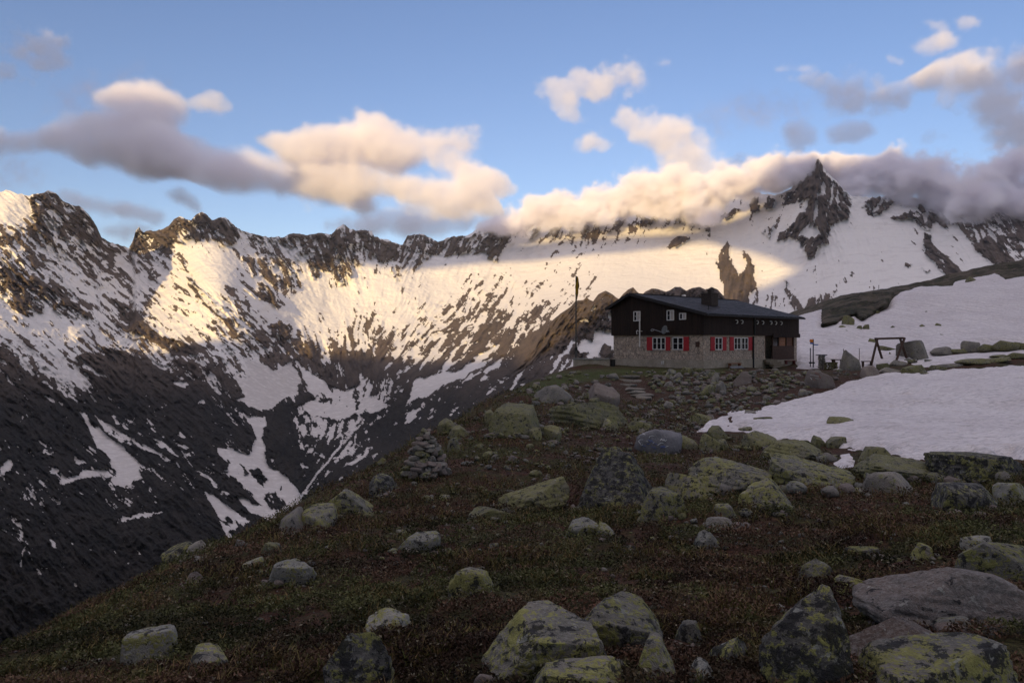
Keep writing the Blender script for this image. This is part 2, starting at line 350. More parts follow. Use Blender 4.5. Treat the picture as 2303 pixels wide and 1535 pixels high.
rock_polys = [  # outline, snow cover inside
    ([(70, 440), (110, 428), (140, 450), (160, 466), (190, 472), (212, 505), (226, 540), (195, 528), (175, 500), (150, 482), (130, 478), (110, 470), (95, 480), (100, 500), (115, 520), (140, 540), (120, 545), (85, 520), (72, 490), (66, 460)], .22),
    ([(293, 560), (302, 520), (313, 508), (330, 516), (362, 515), (385, 500), (400, 482), (400, 500), (385, 520), (362, 545), (345, 558), (335, 560), (348, 535), (335, 540), (322, 558), (308, 566)], .08),
    ([(372, 530), (405, 488), (430, 492), (455, 474), (480, 492), (505, 484), (545, 520), (530, 545), (505, 552), (485, 540), (455, 545), (430, 535), (410, 545), (380, 548), (352, 566), (360, 545)], .30),
    ([(545, 520), (600, 530), (590, 545), (560, 540)], .6),
    ([(598, 530), (680, 522), (745, 527), (772, 500), (800, 516), (836, 514), (850, 540), (893, 548), (898, 580), (862, 592), (845, 578), (820, 590), (800, 600), (780, 585), (752, 575), (730, 580), (700, 570), (680, 578), (640, 556), (615, 558)], .30),
    ([(896, 598), (903, 560), (920, 526), (945, 524), (985, 540), (1015, 530), (1060, 530), (1085, 510), (1145, 505), (1150, 530), (1132, 560), (1120, 590), (1105, 583), (1090, 565), (1060, 578), (1050, 566), (1005, 574), (985, 575), (950, 590), (930, 606), (905, 612)], .22),
    ([(545, 575), (575, 580), (620, 578), (655, 590), (672, 612), (680, 645), (655, 648), (640, 630), (615, 640), (590, 622), (570, 625), (560, 600)], .35),
    ([(690, 580), (720, 570), (745, 568), (785, 590), (800, 600), (785, 640), (762, 642), (752, 620), (728, 605), (718, 628), (700, 630), (695, 605)], .25),
    ([(880, 600), (945, 590), (930, 608), (905, 618), (895, 638), (886, 625)], .35),
    ([(405, 575), (420, 600), (445, 640), (470, 668), (500, 688), (530, 700), (565, 730), (570, 752), (540, 755), (505, 735), (470, 705), (440, 672), (425, 640), (410, 610)], .42),
    ([(505, 600), (530, 620), (560, 640), (600, 650), (630, 680), (628, 692), (600, 680), (575, 672), (540, 640), (520, 625)], .45),
    ([(580, 630), (605, 645), (628, 672), (632, 690), (612, 684), (596, 668)], .12),
    ([(610, 730), (632, 722), (655, 735), (660, 750), (640, 775), (612, 756)], .12),
    ([(480, 680), (520, 700), (560, 720), (600, 745), (590, 760), (550, 740), (510, 722)], .45),
    ([(0, 585), (20, 600), (30, 620), (75, 640), (95, 655), (100, 690), (92, 705), (60, 712), (38, 700), (22, 690), (26, 670), (10, 655), (0, 650), (-170, 640), (-170, 560)], .12),
    ([(62, 618), (90, 622), (120, 640), (150, 655), (176, 680), (196, 705), (198, 722), (160, 715), (135, 702), (110, 690), (95, 672), (80, 650)], .2),
    ([(255, 672), (290, 690), (310, 715), (360, 750), (420, 770), (450, 800), (400, 800), (350, 775), (310, 750), (290, 735), (270, 700)], .05),
    ([(-170, 740), (0, 770), (40, 800), (70, 840), (100, 872), (140, 890), (190, 905), (230, 900), (205, 860), (170, 800), (200, 790), (240, 815), (228, 775), (280, 790), (330, 810), (370, 830), (400, 850), (420, 860), (520, 920), (400, 1000), (0, 1000), (-170, 1000)], .03),
    ([(1838, 350), (1852, 385), (1872, 404), (1900, 425), (1916, 455), (1908, 488), (1885, 498), (1868, 508), (1862, 545), (1842, 553), (1828, 575), (1818, 581), (1806, 562), (1800, 546), (1782, 536), (1762, 541), (1747, 540), (1752, 522), (1780, 505), (1800, 478), (1815, 465), (1826, 442), (1792, 455), (1760, 462), (1764, 442), (1798, 412), (1822, 385)], .10),
    ([(1583, 508), (1590, 493), (1606, 500), (1622, 484), (1645, 470), (1664, 466), (1658, 478), (1632, 492), (1604, 505), (1592, 512)], .05),
    ([(1684, 462), (1690, 445), (1703, 442), (1709, 456), (1704, 472), (1690, 477)], .1), ([(1716, 462), (1728, 440), (1744, 448), (1738, 470), (1724, 472)], .1),
    ([(1500, 560), (1514, 536), (1530, 530), (1550, 532), (1540, 545), (1515, 558)], .05), ([(1584, 512), (1601, 512), (1596, 522), (1586, 520)], .05),
    ([(1714, 520), (1725, 508), (1742, 506), (1738, 520), (1730, 542), (1720, 530)], .35),
    ([(1938, 468), (1955, 445), (1978, 425), (2000, 438), (2010, 452), (1998, 468), (1968, 490), (1948, 482)], .15),
    ([(2004, 490), (2030, 478), (2055, 472), (2075, 448), (2112, 458), (2140, 500), (2120, 512), (2104, 492), (2090, 520), (2068, 512), (2045, 488), (2015, 494)], .12),
    ([(2078, 520), (2094, 528), (2100, 550), (2130, 575), (2180, 622), (2172, 640), (2140, 632), (2108, 605), (2086, 575), (2076, 548)], .02),
    ([(2188, 548), (2222, 532), (2245, 548), (2284, 588), (2230, 594), (2205, 574)], .03), ([(2150, 500), (2200, 500), (2210, 545), (2180, 540), (2165, 520)], .5),
    ([(2210, 495), (2473, 490), (2473, 590), (2303, 565), (2260, 560), (2230, 530)], .25),
    ([(1632, 545), (1618, 565), (1610, 592), (1618, 618), (1628, 640), (1622, 700), (1690, 700), (1684, 660), (1702, 640), (1692, 622), (1698, 598), (1688, 578), (1668, 562), (1678, 592), (1670, 612), (1662, 622), (1654, 604), (1642, 582), (1644, 552)], .02),
    ([(1760, 648), (1772, 646), (1806, 690), (1824, 668), (1850, 664), (1880, 650), (1870, 680), (1848, 700), (1830, 728), (1802, 725), (1790, 712), (1780, 690)], .42),
    ([(1764, 630), (1774, 634), (1770, 645)], .1), ([(2035, 590), (2050, 592), (2045, 606), (2030, 600)], .3), ([(2070, 600), (2092, 610), (2078, 616)], .3),
    ([(1235, 512), (1262, 506), (1256, 525), (1240, 532)], .1), ([(1268, 542), (1280, 512), (1294, 508), (1285, 530)], .1), ([(1308, 535), (1314, 505), (1324, 505), (1318, 530)], .1),
    ([(1328, 540), (1338, 500), (1352, 500), (1344, 535), (1334, 546)], .1), ([(1366, 522), (1380, 496), (1412, 490), (1400, 508), (1384, 520)], .1), ([(1430, 508), (1440, 490), (1480, 482), (1468, 502), (1440, 510)], .2),
    ([(1512, 505), (1528, 484), (1552, 472), (1544, 492), (1526, 502)], .15), ([(1190, 540), (1200, 515), (1215, 512), (1208, 530)], .3), ([(1150, 525), (1160, 500), (1200, 505), (1180, 520)], .35),
    ([(595, 800), (640, 792), (700, 798), (760, 785), (800, 792), (830, 782), (845, 800), (880, 800), (930, 800), (950, 840), (900, 870), (850, 850), (800, 862), (775, 876), (740, 862), (690, 832), (650, 815), (600, 815)], .10),
    # darker grooves in the ribbed rocks below the glacier
    ([(1060, 760), (1085, 735), (1130, 700), (1160, 705), (1130, 735), (1095, 770), (1075, 790)], .08), ([(1105, 775), (1140, 745), (1180, 705), (1215, 680), (1205, 705), (1165, 745), (1130, 790)], .12),
    ([(1010, 810), (1030, 785), (1065, 745), (1050, 780), (1025, 815)], .1), ([(940, 800), (975, 770), (1020, 735), (1000, 765), (965, 800)], .15), ([(905, 790), (935, 760), (975, 735), (950, 765), (925, 790)], .2),
    ([(1170, 790), (1190, 760), (1225, 730), (1240, 720), (1220, 770), (1190, 830), (1150, 870), (1090, 870), (1120, 830)], .05)]
snow_polys = [
    ([(0, 436), (30, 438), (65, 446), (78, 480), (60, 492), (0, 500), (-170, 500), (-170, 460)], 1.0, 0),
    ([(95, 795), (130, 800), (165, 815), (190, 848), (192, 868), (160, 872), (130, 845), (105, 820)], .75, .2), ([(170, 795), (182, 800), (205, 822), (222, 843), (198, 826)], .9, .1),
    ([(188, 820), (260, 850), (180, 830)], .5, 0),
    ([(177, 921), (198, 934), (206, 952), (216, 960), (240, 975), (280, 1005), (312, 1035), (316, 1060), (320, 1076), (298, 1084), (280, 1096), (258, 1090), (246, 1078), (262, 1065), (250, 1042), (235, 1020), (215, 1000), (206, 972), (196, 950)], 1.0, .35),
    ([(211, 928), (226, 942), (262, 962), (300, 985), (345, 1008), (382, 1033), (345, 1018), (300, 1002), (262, 990), (236, 970), (222, 950)], .9, .1),
    ([(128, 1086), (140, 1072), (190, 1060), (230, 1053), (252, 1054), (262, 1070), (230, 1070), (190, 1072), (160, 1080), (142, 1090)], .8, .1),
    ([(75, 988), (100, 992), (120, 1003), (118, 1022), (96, 1020), (78, 1018), (98, 1008)], .55, .1), ([(112, 1064), (118, 1052), (134, 1052), (132, 1063)], .7, 0), ([(0, 1068), (0, 1052), (14, 1036), (27, 1032), (25, 1056)], 1, 0), ([(172, 1040), (190, 1032), (196, 1038), (176, 1046)], .6, 0),
    ([(378, 860), (402, 858), (420, 856), (428, 866), (408, 872), (395, 866)], .75, 0), ([(344, 988), (358, 986), (385, 1008), (405, 1028), (380, 1012)], .7, 0), ([(385, 984), (402, 995), (425, 1010), (410, 1008)], .8, 0), ([(440, 902), (458, 898), (460, 904), (446, 906)], .9, 0), ([(398, 976), (410, 970), (424, 984), (408, 986)], .7, 0),
    ([(418, 832), (432, 836), (445, 850), (428, 842)], .7, 0), ([(100, 890), (110, 888), (122, 904), (106, 898)], .9, 0), ([(250, 925), (258, 930), (270, 958), (258, 945)], .7, 0),
    ([(260, 1174), (270, 1164), (310, 1154), (368, 1150), (350, 1157), (300, 1166), (268, 1178)], .8, 0), ([(56, 1229), (52, 1250), (44, 1279), (42, 1275), (48, 1252), (52, 1232)], 1, 0),
    ([(548, 800), (575, 812), (620, 830), (640, 822), (656, 814), (668, 830), (677, 852), (680, 872), (668, 886), (648, 890), (632, 902), (615, 915), (590, 921), (562, 916), (545, 906), (527, 898), (548, 894), (540, 872), (526, 846), (548, 853), (562, 842), (548, 822)], 1.0, .5),
    ([(665, 810), (672, 812), (692, 832), (722, 855), (752, 872), (778, 880), (802, 868), (826, 848), (838, 868), (826, 888), (850, 900), (876, 912), (850, 928), (800, 930), (760, 945), (720, 938), (690, 926), (670, 935), (664, 915), (700, 900), (715, 890), (690, 880), (684, 862), (676, 838)], .92, .25),
    ([(528, 922), (545, 932), (575, 938), (596, 938), (600, 952), (590, 980), (598, 1012), (600, 1046), (640, 1064), (668, 1096), (681, 1118), (670, 1146), (640, 1172), (620, 1181), (600, 1166), (560, 1150), (545, 1132), (530, 1115), (560, 1125), (590, 1140), (560, 1104), (532, 1084), (512, 1062), (516, 1040), (500, 1030), (490, 1005), (530, 1010), (560, 1022), (574, 992), (570, 962), (552, 942)], .97, .4),
    ([(456, 1100), (480, 1115), (500, 1130), (525, 1148), (562, 1172), (545, 1180), (528, 1168), (536, 1186), (515, 1196), (521, 1212), (506, 1202), (500, 1182), (490, 1160), (475, 1134)], .92, .2), ([(445, 1057), (478, 1075), (500, 1098), (516, 1112), (508, 1122), (490, 1102), (468, 1078)], .85, 0), ([(538, 1160), (562, 1172), (560, 1178), (542, 1170)], 1, 0),
    ([(662, 938), (690, 932), (760, 950), (850, 930), (860, 938), (820, 962), (790, 975), (760, 985), (730, 1010), (700, 1000), (672, 985)], .47, 0),
    ([(672, 985), (690, 1000), (725, 1020), (730, 1030), (700, 1020), (678, 1004)], .75, 0), ([(672, 1040), (685, 1042), (695, 1052), (680, 1050)], .9, 0), ([(600, 1020), (620, 1030), (628, 1050), (610, 1044)], .45, 0), ([(770, 1048), (790, 1035), (830, 1010), (826, 1022), (795, 1045)], .9, 0),
    ([(915, 905), (924, 872), (936, 848), (970, 846), (990, 838), (1004, 814), (1013, 792), (1030, 775), (1024, 800), (1006, 836), (1030, 836), (1055, 816), (1080, 796), (1130, 770), (1102, 798), (1074, 822), (1040, 850), (1000, 866), (960, 890)], 1.0, .05),
    ([(1036, 866), (1056, 836), (1084, 814), (1112, 798), (1092, 824), (1062, 850)], .85, 0), ([(1080, 842), (1108, 816), (1136, 798), (1124, 820), (1096, 842), (1085, 856)], .75, 0), ([(1140, 879), (1158, 846), (1186, 808), (1190, 812), (1168, 850), (1150, 880)], 1, 0),
    ([(912, 952), (920, 926), (943, 914), (936, 930), (920, 952)], 1, 0), ([(990, 918), (1000, 905), (1005, 900), (998, 914)], .6, 0), ([(976, 780), (990, 760), (1010, 745), (1000, 765), (985, 790), (965, 812)], .9, 0),
    ([(1797, 518), (1812, 506), (1836, 508), (1846, 524), (1828, 536), (1804, 532)], 1, 0), ([(1850, 408), (1857, 420), (1842, 450), (1838, 478), (1828, 512), (1822, 512), (1832, 470), (1838, 440)], 1, 0), ([(1868, 412), (1876, 440), (1866, 480), (1862, 470), (1868, 440)], .9, 0), ([(1760, 465), (1790, 456), (1815, 450), (1800, 470), (1770, 470)], .9, 0), ([(1880, 420), (1892, 450), (1888, 480), (1880, 450)], .7, 0),
    ([(2080, 462), (2092, 470), (2085, 500), (2076, 500)], .9, 0), ([(1960, 478), (1985, 440), (1990, 442), (1972, 478)], .9, 0), ([(1045, 545), (1085, 518), (1100, 520), (1080, 545), (1062, 560)], .75, 0)]
holes = [([(520, 1064), (536, 1075), (546, 1100), (536, 1112), (520, 1092)], .05), ([(560, 1055), (578, 1052), (600, 1075), (592, 1096), (574, 1072)], .1), ([(600, 1110), (622, 1105), (642, 1130), (632, 1156), (605, 1141), (594, 1122)], .15), ([(538, 1040), (560, 1060), (550, 1068)], .1), ([(480, 1085), (500, 1092), (496, 1104)], .2), ([(676, 862), (682, 868), (676, 876), (668, 884), (672, 870)], 0), ([(500, 1155), (515, 1160), (522, 1178), (510, 1172)], .1), ([(716, 893), (740, 897), (735, 905), (715, 902)], .1)]
streams = [([(655, 1150), (670, 1128), (682, 1108), (700, 1085), (715, 1062), (738, 1038), (750, 1020), (765, 1004), (768, 990)], 2.6), ([(750, 1030), (768, 1026), (790, 1018), (797, 1000), (800, 975)], 1.6)]
# fall line directions (degrees, clockwise from right in the picture) for gullies
dir_pts = [(0, 500, 40), (200, 600, 42), (400, 700, 42), (100, 900, 48), (300, 900, 40), (300, 1150, 48), (500, 1050, 40), (560, 700, 42), (640, 640, 55), (760, 600, 65), (800, 520, 80), (900, 580, 110), (1000, 560, 115), (1100, 560, 120),
    (700, 850, 60), (800, 830, 90), (900, 800, 130), (1000, 760, 136), (1150, 720, 132), (1250, 700, 128), (1100, 850, 138), (900, 1000, 142), (800, 1050, 135), (1400, 500, 115), (1600, 480, 100), (1840, 450, 90), (1780, 500, 115), (1900, 480, 60), (2100, 560, 48), (2250, 560, 50), (1850, 700, 95), (1300, 750, 118)]

class Flow:
    """noise stretched along the local fall line; blends the two nearest of a set of fixed directions"""
    STEP = 14.0
    def __init__(s, X, Y):
        s.th = idw([(a, b) for a, b, _ in dir_pts], [c for *_, c in dir_pts], X, Y, 3.5)
        s.X = X + 16 * (fbm(X / 60, Y / 60, 3, 11) - .5); s.Y = Y + 16 * (fbm(X / 60, Y / 60, 3, 12) - .5)
        q = s.th / s.STEP; s.k = np.floor(q); f = q - s.k; s.w = sstep(f, .15, .85)
    def __call__(s, fn, sa, sl, octv, seed, gain):
        r = 0
        for d, w in ((0, 1 - s.w), (1, s.w)):
            t = np.radians((s.k + d) * s.STEP)
            ac = -s.X * np.sin(t) + s.Y * np.cos(t); al = s.X * np.cos(t) + s.Y * np.sin(t)
            o = (s.k + d) * 13.7
            r = r + w * fn(ac / sa + o, al / sl + o, octv, seed, gain)
        m = .5 if fn is fbm else .6
        return m + (r - m) / np.sqrt(s.w ** 2 + (1 - s.w) ** 2)
def mountain_fields(X, Y):
    """X, Y: survey coordinates of the points of the range"""
    fl = Flow(X, Y)
    g1 = fl(ridged, 34, 130, 5, 21, 0.58)
    g2 = fl(fbm, 6.5, 30, 5, 31, 0.62)
    g3 = fbm(X / 11, Y / 8, 5, 41, 0.62)
    return fl, g1, g2, g3

def snow_field(X, Y, fl, g1, g2, g3, cov_pts, rpolys, spolys, hl=(), st=()):
    c = idw([(a, b) for a, b, _ in cov_pts], [v for *_, v in cov_pts], X, Y, 4.0)
    Xw = X + 15 * (fl(fbm, 8, 20, 4, 51, .55) - .5); Yw = Y + 13 * (fl(fbm, 8, 20, 4, 52, .55) - .5)
    dirt = np.zeros_like(c)
    for P, v in rpolys:
        m = sstep(sdf(P, Xw, Yw), -1.5, 2.5); c = c * (1 - m) + v * m
    for P, v, dd in spolys:
        m = sstep(sdf(P, Xw, Yw), -1.5, 2.0); c = c * (1 - m) + v * m
        dirt = np.maximum(dirt, dd * m)
    dirt = np.maximum(dirt, sstep(Y, 770, 900) * .42)  # dims low snow like grime: valley shade put into its colour
    for P, v in hl:
        m = sstep(sdf(P, Xw, Yw), -2, 2); c = c * (1 - m) + v * m
    n = 0.24 * g1 + 0.50 * g2 + 0.26 * g3 + .16 * (fl(fbm, 3.2, 11, 3, 35, .6) - .5)
    n = (n - n.mean()) / n.std()                      # unit normal noise
    from_c = np.clip(c, 0.001, 0.999)
    thr = np.log(from_c / (1 - from_c)) * 0.62        # logistic quantile
    s = thr - n
    for P, w in st:
        d = seg_dist(P, X + 3 * (fbm(X / 8, Y / 8, 3, 61) - .5), Y)
        s = np.where(d < w * 0.9, 1.2, s)
    return sstep(s, -0.45, 0.45), dirt, s, c

def make_range(name, top, bottom, nr, depth, cov_pts, rpolys, spolys, hl=(), st=(), relief=1.0, back=(500, 300), mask=None, power=1.0):
    t = np.linspace(0, 1, nr)[:, None] ** power
    X = np.broadcast_to(U[None], (nr, NC)).copy(); Y = top[None] * (1 - t) + bottom * t
    fl, g1, g2, g3 = mountain_fields(X, Y)
    sn, dirt, sraw, c = snow_field(X, Y, fl, g1, g2, g3, cov_pts, rpolys, spolys, hl, st)
    D = np.exp(depth(X, Y))
    rockish = np.clip(1.15 - c, 0.05, 1)
    rel = (g1 - .55) * 0.032 + (fl(ridged, 13, 38, 4, 71, .5) - .55) * 0.020 + (g3 - .5) * 0.012 + (1 - sstep(sn, .3, .7)) * 0.0018 + (fl(ridged, 5, 15, 3, 75, .5) - .55) * .0075
    steep = np.clip(rockish * 1.25, 0.0, 1.1) ** 1.3
    rel = rel * (steep * relief + .045) + (fbm(X / 90, Y / 60, 3, 81) - .5) * 0.018 + (fbm(X / 26, Y / 8, 4, 85) - .5) * .0028
    edge = sstep(Y - top[None], 0, 6)
    D = D * (1 - rel * (0.4 + 0.6 * edge))
    V = np.stack([(X - CX) / F * D, D, -(Y - CY) / F * D], -1)
    # closed back: the far side of the ridge falls away
    b1 = V[0].copy(); b1[:, 0] *= 1 + back[0] / b1[:, 1]; b1[:, 1] += back[0]; b1[:, 2] -= back[1]
    b2 = b1.copy(); b2[:, 1] += back[0] * 2; b2[:, 2] -= back[1] * 4
    V = np.concatenate([b2[None], b1[None], V], 0)
    pad = lambda a: np.concatenate([a[:1], a[:1], a], 0)
    Fq = grid_faces(nr + 2, NC)
    if mask is not None:
        mk = pad(mask(X, Y)).ravel(); Fq = Fq[mk[Fq].all(1)]
    green = np.clip(sstep(Y, 770, 930) * 0.95 + 0.25 * (fbm(X / 40, Y / 40, 3, 91) - .5), 0, 1)  # green mask darkens low rock: valley shade and overgrowth put into colour
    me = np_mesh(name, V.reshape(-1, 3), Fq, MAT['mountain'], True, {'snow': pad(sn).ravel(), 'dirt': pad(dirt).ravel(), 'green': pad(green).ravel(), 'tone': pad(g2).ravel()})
    o = link_mesh(me, name); tag(o, kind='structure')
    return o, X, Y, D

MAT = {}
def m_mountain(T, b):
    g = T.n('ShaderNodeNewGeometry'); P = g.outputs['Position']
    sn = T.attr('snow'); dirt = T.attr('dirt'); gr = T.attr('green'); tone = T.attr('tone')
    n1 = T.noise(P, 0.02, 6, 0.65); n2 = T.noise(P, 0.12, 5, 0.7)
    rock = T.mix(T.ramp(n1, 0.35, 0.65), (.042, .035, .032), (.115, .088, .070))
    rock = T.mix(T.ramp(n2, 0.3, 0.75), rock, (.20, .145, .105), 'MIX')
    rock2 = T.mix(0.55, rock, T.mix(T.ramp(tone, .3, .7), (.04, .034, .032), (.13, .10, .08)))
    low_shade = T.mix(T.ramp(n2, 0.35, 0.7), (.007, .008, .0085), (.032, .030, .028))
    rock3 = T.mix(gr, rock2, low_shade)  # low rock turns near black, standing in for the unlit valley
    nd = T.noise(P, 0.05, 5, 0.6)
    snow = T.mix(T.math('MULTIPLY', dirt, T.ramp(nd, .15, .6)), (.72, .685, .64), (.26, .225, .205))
    st = T.n('ShaderNodeMapping'); T.link(P, st.inputs[0]); st.inputs['Scale'].default_value = (1, .5, .45)
    n3 = T.noise(st.outputs[0], 0.16, 6, .72)
    s2 = T.ramp(T.math('ADD', sn, T.math('MULTIPLY', T.math('SUBTRACT', n3, .5), 1.7)), .45, .55)
    w2 = T.n('ShaderNodeMapping'); T.link(P, w2.inputs[0]); w2.inputs['Rotation'].default_value = (0, R(-12), 0); w2.inputs['Scale'].default_value = (.35, 1, 1.6)
    n4 = T.noise(w2.outputs[0], 0.022, 6, .7)
    snow = T.mix(T.math('MULTIPLY', T.ramp(n4, .50, .68), .38), snow, (.50, .46, .43))
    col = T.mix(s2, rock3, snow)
    bmp = T.bump(T.math('ADD', T.math('ADD', n1, T.math('MULTIPLY', n4, .9)), T.math('MULTIPLY', n2, T.math('SUBTRACT', 1.05, s2))), 0.75, 10.0)
    return col, bmp
MAT['mountain'] = material('mountain_rock_and_snow', m_mountain, 0.9, 0.1)

top_main = profile(sky_main, 4.0, 5, 15)
depth_main = RBF([(a, b) for a, b, _ in depth_pts], [math.log(d) for *_, d in depth_pts], 700, 1e-4)
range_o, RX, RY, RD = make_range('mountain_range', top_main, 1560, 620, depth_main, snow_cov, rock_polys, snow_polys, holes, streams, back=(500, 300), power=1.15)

# ---- nearer rocky spur behind the hut
spur_top = [(1095, 900), (1130, 855), (1160, 828), (1185, 800), (1205, 775), (1222, 745), (1240, 722), (1262, 704), (1283, 690), (1295, 676), (1312, 674), (1319, 668), (1326, 674), (1334, 677), (1345, 662), (1355, 656), (1362, 653),
    (1375, 660), (1385, 668), (1392, 672), (1400, 662), (1412, 651), (1424, 646), (1433, 656), (1443, 664), (1452, 655), (1466, 648), (1480, 650), (1497, 656), (1506, 653), (1518, 645), (1530, 645), (1543, 654), (1556, 648), (1574, 645), (1588, 652), (1600, 645), (1614, 651), (1624, 662), (1634, 676), (1650, 700), (1680, 740), (1720, 800)]
spur_t = profile(spur_top, 1.0, 9, 17)
spur_depth = RBF([(1095, 900), (1200, 790), (1290, 685), (1360, 655), (1440, 655), (1620, 660), (1300, 820), (1450, 850), (1720, 800), (1600, 900), (1150, 950)],
                 [math.log(v) for v in (1900, 2250, 2450, 2500, 2550, 2600, 2000, 1950, 2500, 1900, 1500)], 300, 1e-3)
spur_cov = [(1300, 700, .012), (1360, 700, .02), (1450, 700, .02), (1600, 680, .03), (1200, 850, .005), (1300, 800, .01), (1300, 900, 0), (1400, 900, .1)]
spur_snow = [([(1268, 826), (1272, 792), (1280, 776), (1300, 755), (1306, 747), (1298, 764), (1296, 775), (1308, 762), (1328, 766), (1336, 745), (1341, 740), (1348, 730), (1352, 742), (1362, 732), (1360, 745), (1392, 742), (1392, 815), (1380, 812), (1376, 778), (1362, 772), (1346, 792), (1352, 802), (1322, 806), (1324, 792), (1302, 790), (1290, 772), (1284, 790), (1276, 814)], 1, 0),
    ([(1362, 724), (1370, 710), (1376, 695), (1380, 690), (1377, 715), (1366, 724)], .9, 0), ([(1332, 700), (1336, 682), (1340, 690), (1336, 704)], .9, 0), ([(1304, 722), (1315, 717), (1328, 722), (1318, 724)], .7, 0), ([(1354, 718), (1360, 712), (1358, 722)], .8, 0), ([(1535, 665), (1545, 658), (1538, 672)], .7, 0)]
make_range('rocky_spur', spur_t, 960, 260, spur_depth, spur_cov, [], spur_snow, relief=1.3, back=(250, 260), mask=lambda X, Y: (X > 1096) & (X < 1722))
# ---------------------------------------------------------------- the alp in front
gp = [  # px, py, distance
    (0, 1535, 5.6), (400, 1535, 4.9), (800, 1535, 4.3), (1200, 1535, 4.0), (1600, 1535, 3.9), (2000, 1535, 3.8), (2303, 1535, 3.8),
    (0, 1455, 9.0), (300, 1322, 12.5), (500, 1212, 16.5), (640, 1172, 18.5), (760, 1105, 21.5), (850, 1050, 24.5), (960, 1062, 21.5), (1000, 955, 31), (1130, 888, 43), (1230, 850, 54), (1290, 832, 60),
    (300, 1400, 8.6), (300, 1480, 6.4), (600, 1300, 10.6), (600, 1450, 6.4), (800, 1200, 14.2), (900, 1400, 6.5), (900, 1300, 9), (1000, 1150, 16.5), (1100, 1050, 22), (1200, 950, 33), (1200, 1250, 10.3), (1200, 1400, 6.0),
    (1300, 870, 50), (1400, 850, 57), (1500, 1200, 11.8), (1500, 1100, 17), (1500, 1300, 8.0), (1500, 1400, 5.7), (1500, 1010, 27), (1500, 930, 41), (1450, 890, 50), (1700, 900, 47), (1700, 960, 34),
    (1750, 1030, 24), (1900, 1040, 22), (2150, 1040, 21), (2303, 1040, 20.5), (1800, 1130, 14), (2200, 1150, 12.5), (1900, 1250, 9), (2200, 1250, 8.3), (1900, 1400, 5.6), (2250, 1400, 5.4),
    (2100, 950, 34), (2300, 950, 34), (2000, 870, 48), (2200, 860, 48), (1850, 870, 52), (2300, 815, 58), (2050, 826, 59), (1900, 835, 64), (1800, 830, 68),
    (2050, 795, 72), (2200, 790, 70), (2303, 785, 68), (1950, 770, 92), (1850, 800, 84), (1850, 745, 100), (1900, 670, 128), (1960, 652, 135), (2050, 652, 140), (2100, 652, 142), (2150, 632, 145), (2230, 603, 148), (2303, 583, 150),
    (2100, 720, 105), (2303, 700, 105), (1810, 716, 118), (2500, 560, 150), (2500, 700, 100), (2500, 1000, 22), (2500, 1300, 7), (2500, 800, 65)]
gp += [(0, 1490, 13), (100, 1432, 15), (300, 1352, 19), (400, 1300, 20), (500, 1238, 23), (640, 1190, 26), (760, 1130, 32), (880, 1060, 38)]
gw = [(9, 66, -2.05), (12, 63, -2.07), (15, 61, -2.10), (20, 66, -2.1), (25, 71, -2.1), (16, 70, -2.0), (20, 76, -2.0), (9, 72, -2.1), (5.2, 66, -2.1), (11, 60, -2.35), (15, 58.5, -2.4),
      (-9, 6, -4.2), (-14, 12, -8.5), (-14, 25, -12), (-14, 45, -16), (-10, 60, -14), (-2, 60, -6), (-5, 80, -16), (3, 90, -12), (0, 130, -40), (-30, 30, -30), (-40, 80, -50), (14, 95, -6), (22, 105, -4), (-60, 150, -95), (20, 160, -22), (40, 190, -5), (-25, 5, -14),
      (0, 0, -1.60), (-3, -2, -2.1), (4, -2, -1.5), (8, 0, -1.3), (-8, -2, -3.9), (60, 200, 4), (90, 200, 12), (140, 150, 30), (100, 60, 8), (50, 10, 1), (60, 180, 8)]
pw = [pix(a, b, d) for a, b, d in gp]
gpts = [(p.x, p.y) for p in pw] + [(a, b) for a, b, _ in gw]; gz = [p.z for p in pw] + [c for *_, c in gw]
_g = RBF([(x, y) for x, y in gpts], gz, 40, 2e-5)
def G0(x, y):
    return _g(x, y)
def G(x, y):
    x = np.asarray(x, float); y = np.asarray(y, float)
    r = np.hypot(x, y)
    z = G0(x, y)
    z = z - 0.35 * np.maximum(y - 152, 0) - 0.0 * x
    hut = np.exp(-(((x - 16) / 9) ** 2 + ((y - 68) / 8) ** 2) ** 2)
    a = np.clip(r / 12, .25, 1.0) * (1 - hut)
    z = z + (fbm(x / 3.1, y / 3.1, 4, 101) - .5) * 0.50 * a
    z = z + (fbm(x / 0.8, y / 0.8, 4, 102) - .5) * 0.24 * (1 - .8 * hut) * np.clip(r / 6, .5, 1)
    z = z + (ridged(x / 9, y / 9, 3, 103) - .5) * 0.5 * sstep(r, 20, 60) * (1 - hut) - .1
    return z
def ray_ground(px, py, dmin=2.5, dmax=170):
    Ys = np.geomspace(dmin, dmax, 900); x = (px - CX) / F * Ys; z = -(py - CY) / F * Ys
    h = G(x, Ys) - z
    k = np.argmax(h > 0) if (h > 0).any() else None
    if k is None or k == 0: return None
    t = h[k - 1] / (h[k - 1] - h[k]); Y = Ys[k - 1] * (1 - t) + Ys[k] * t
    return Vector(((px - CX) / F * Y, Y, float(G((px - CX) / F * Y, Y))))

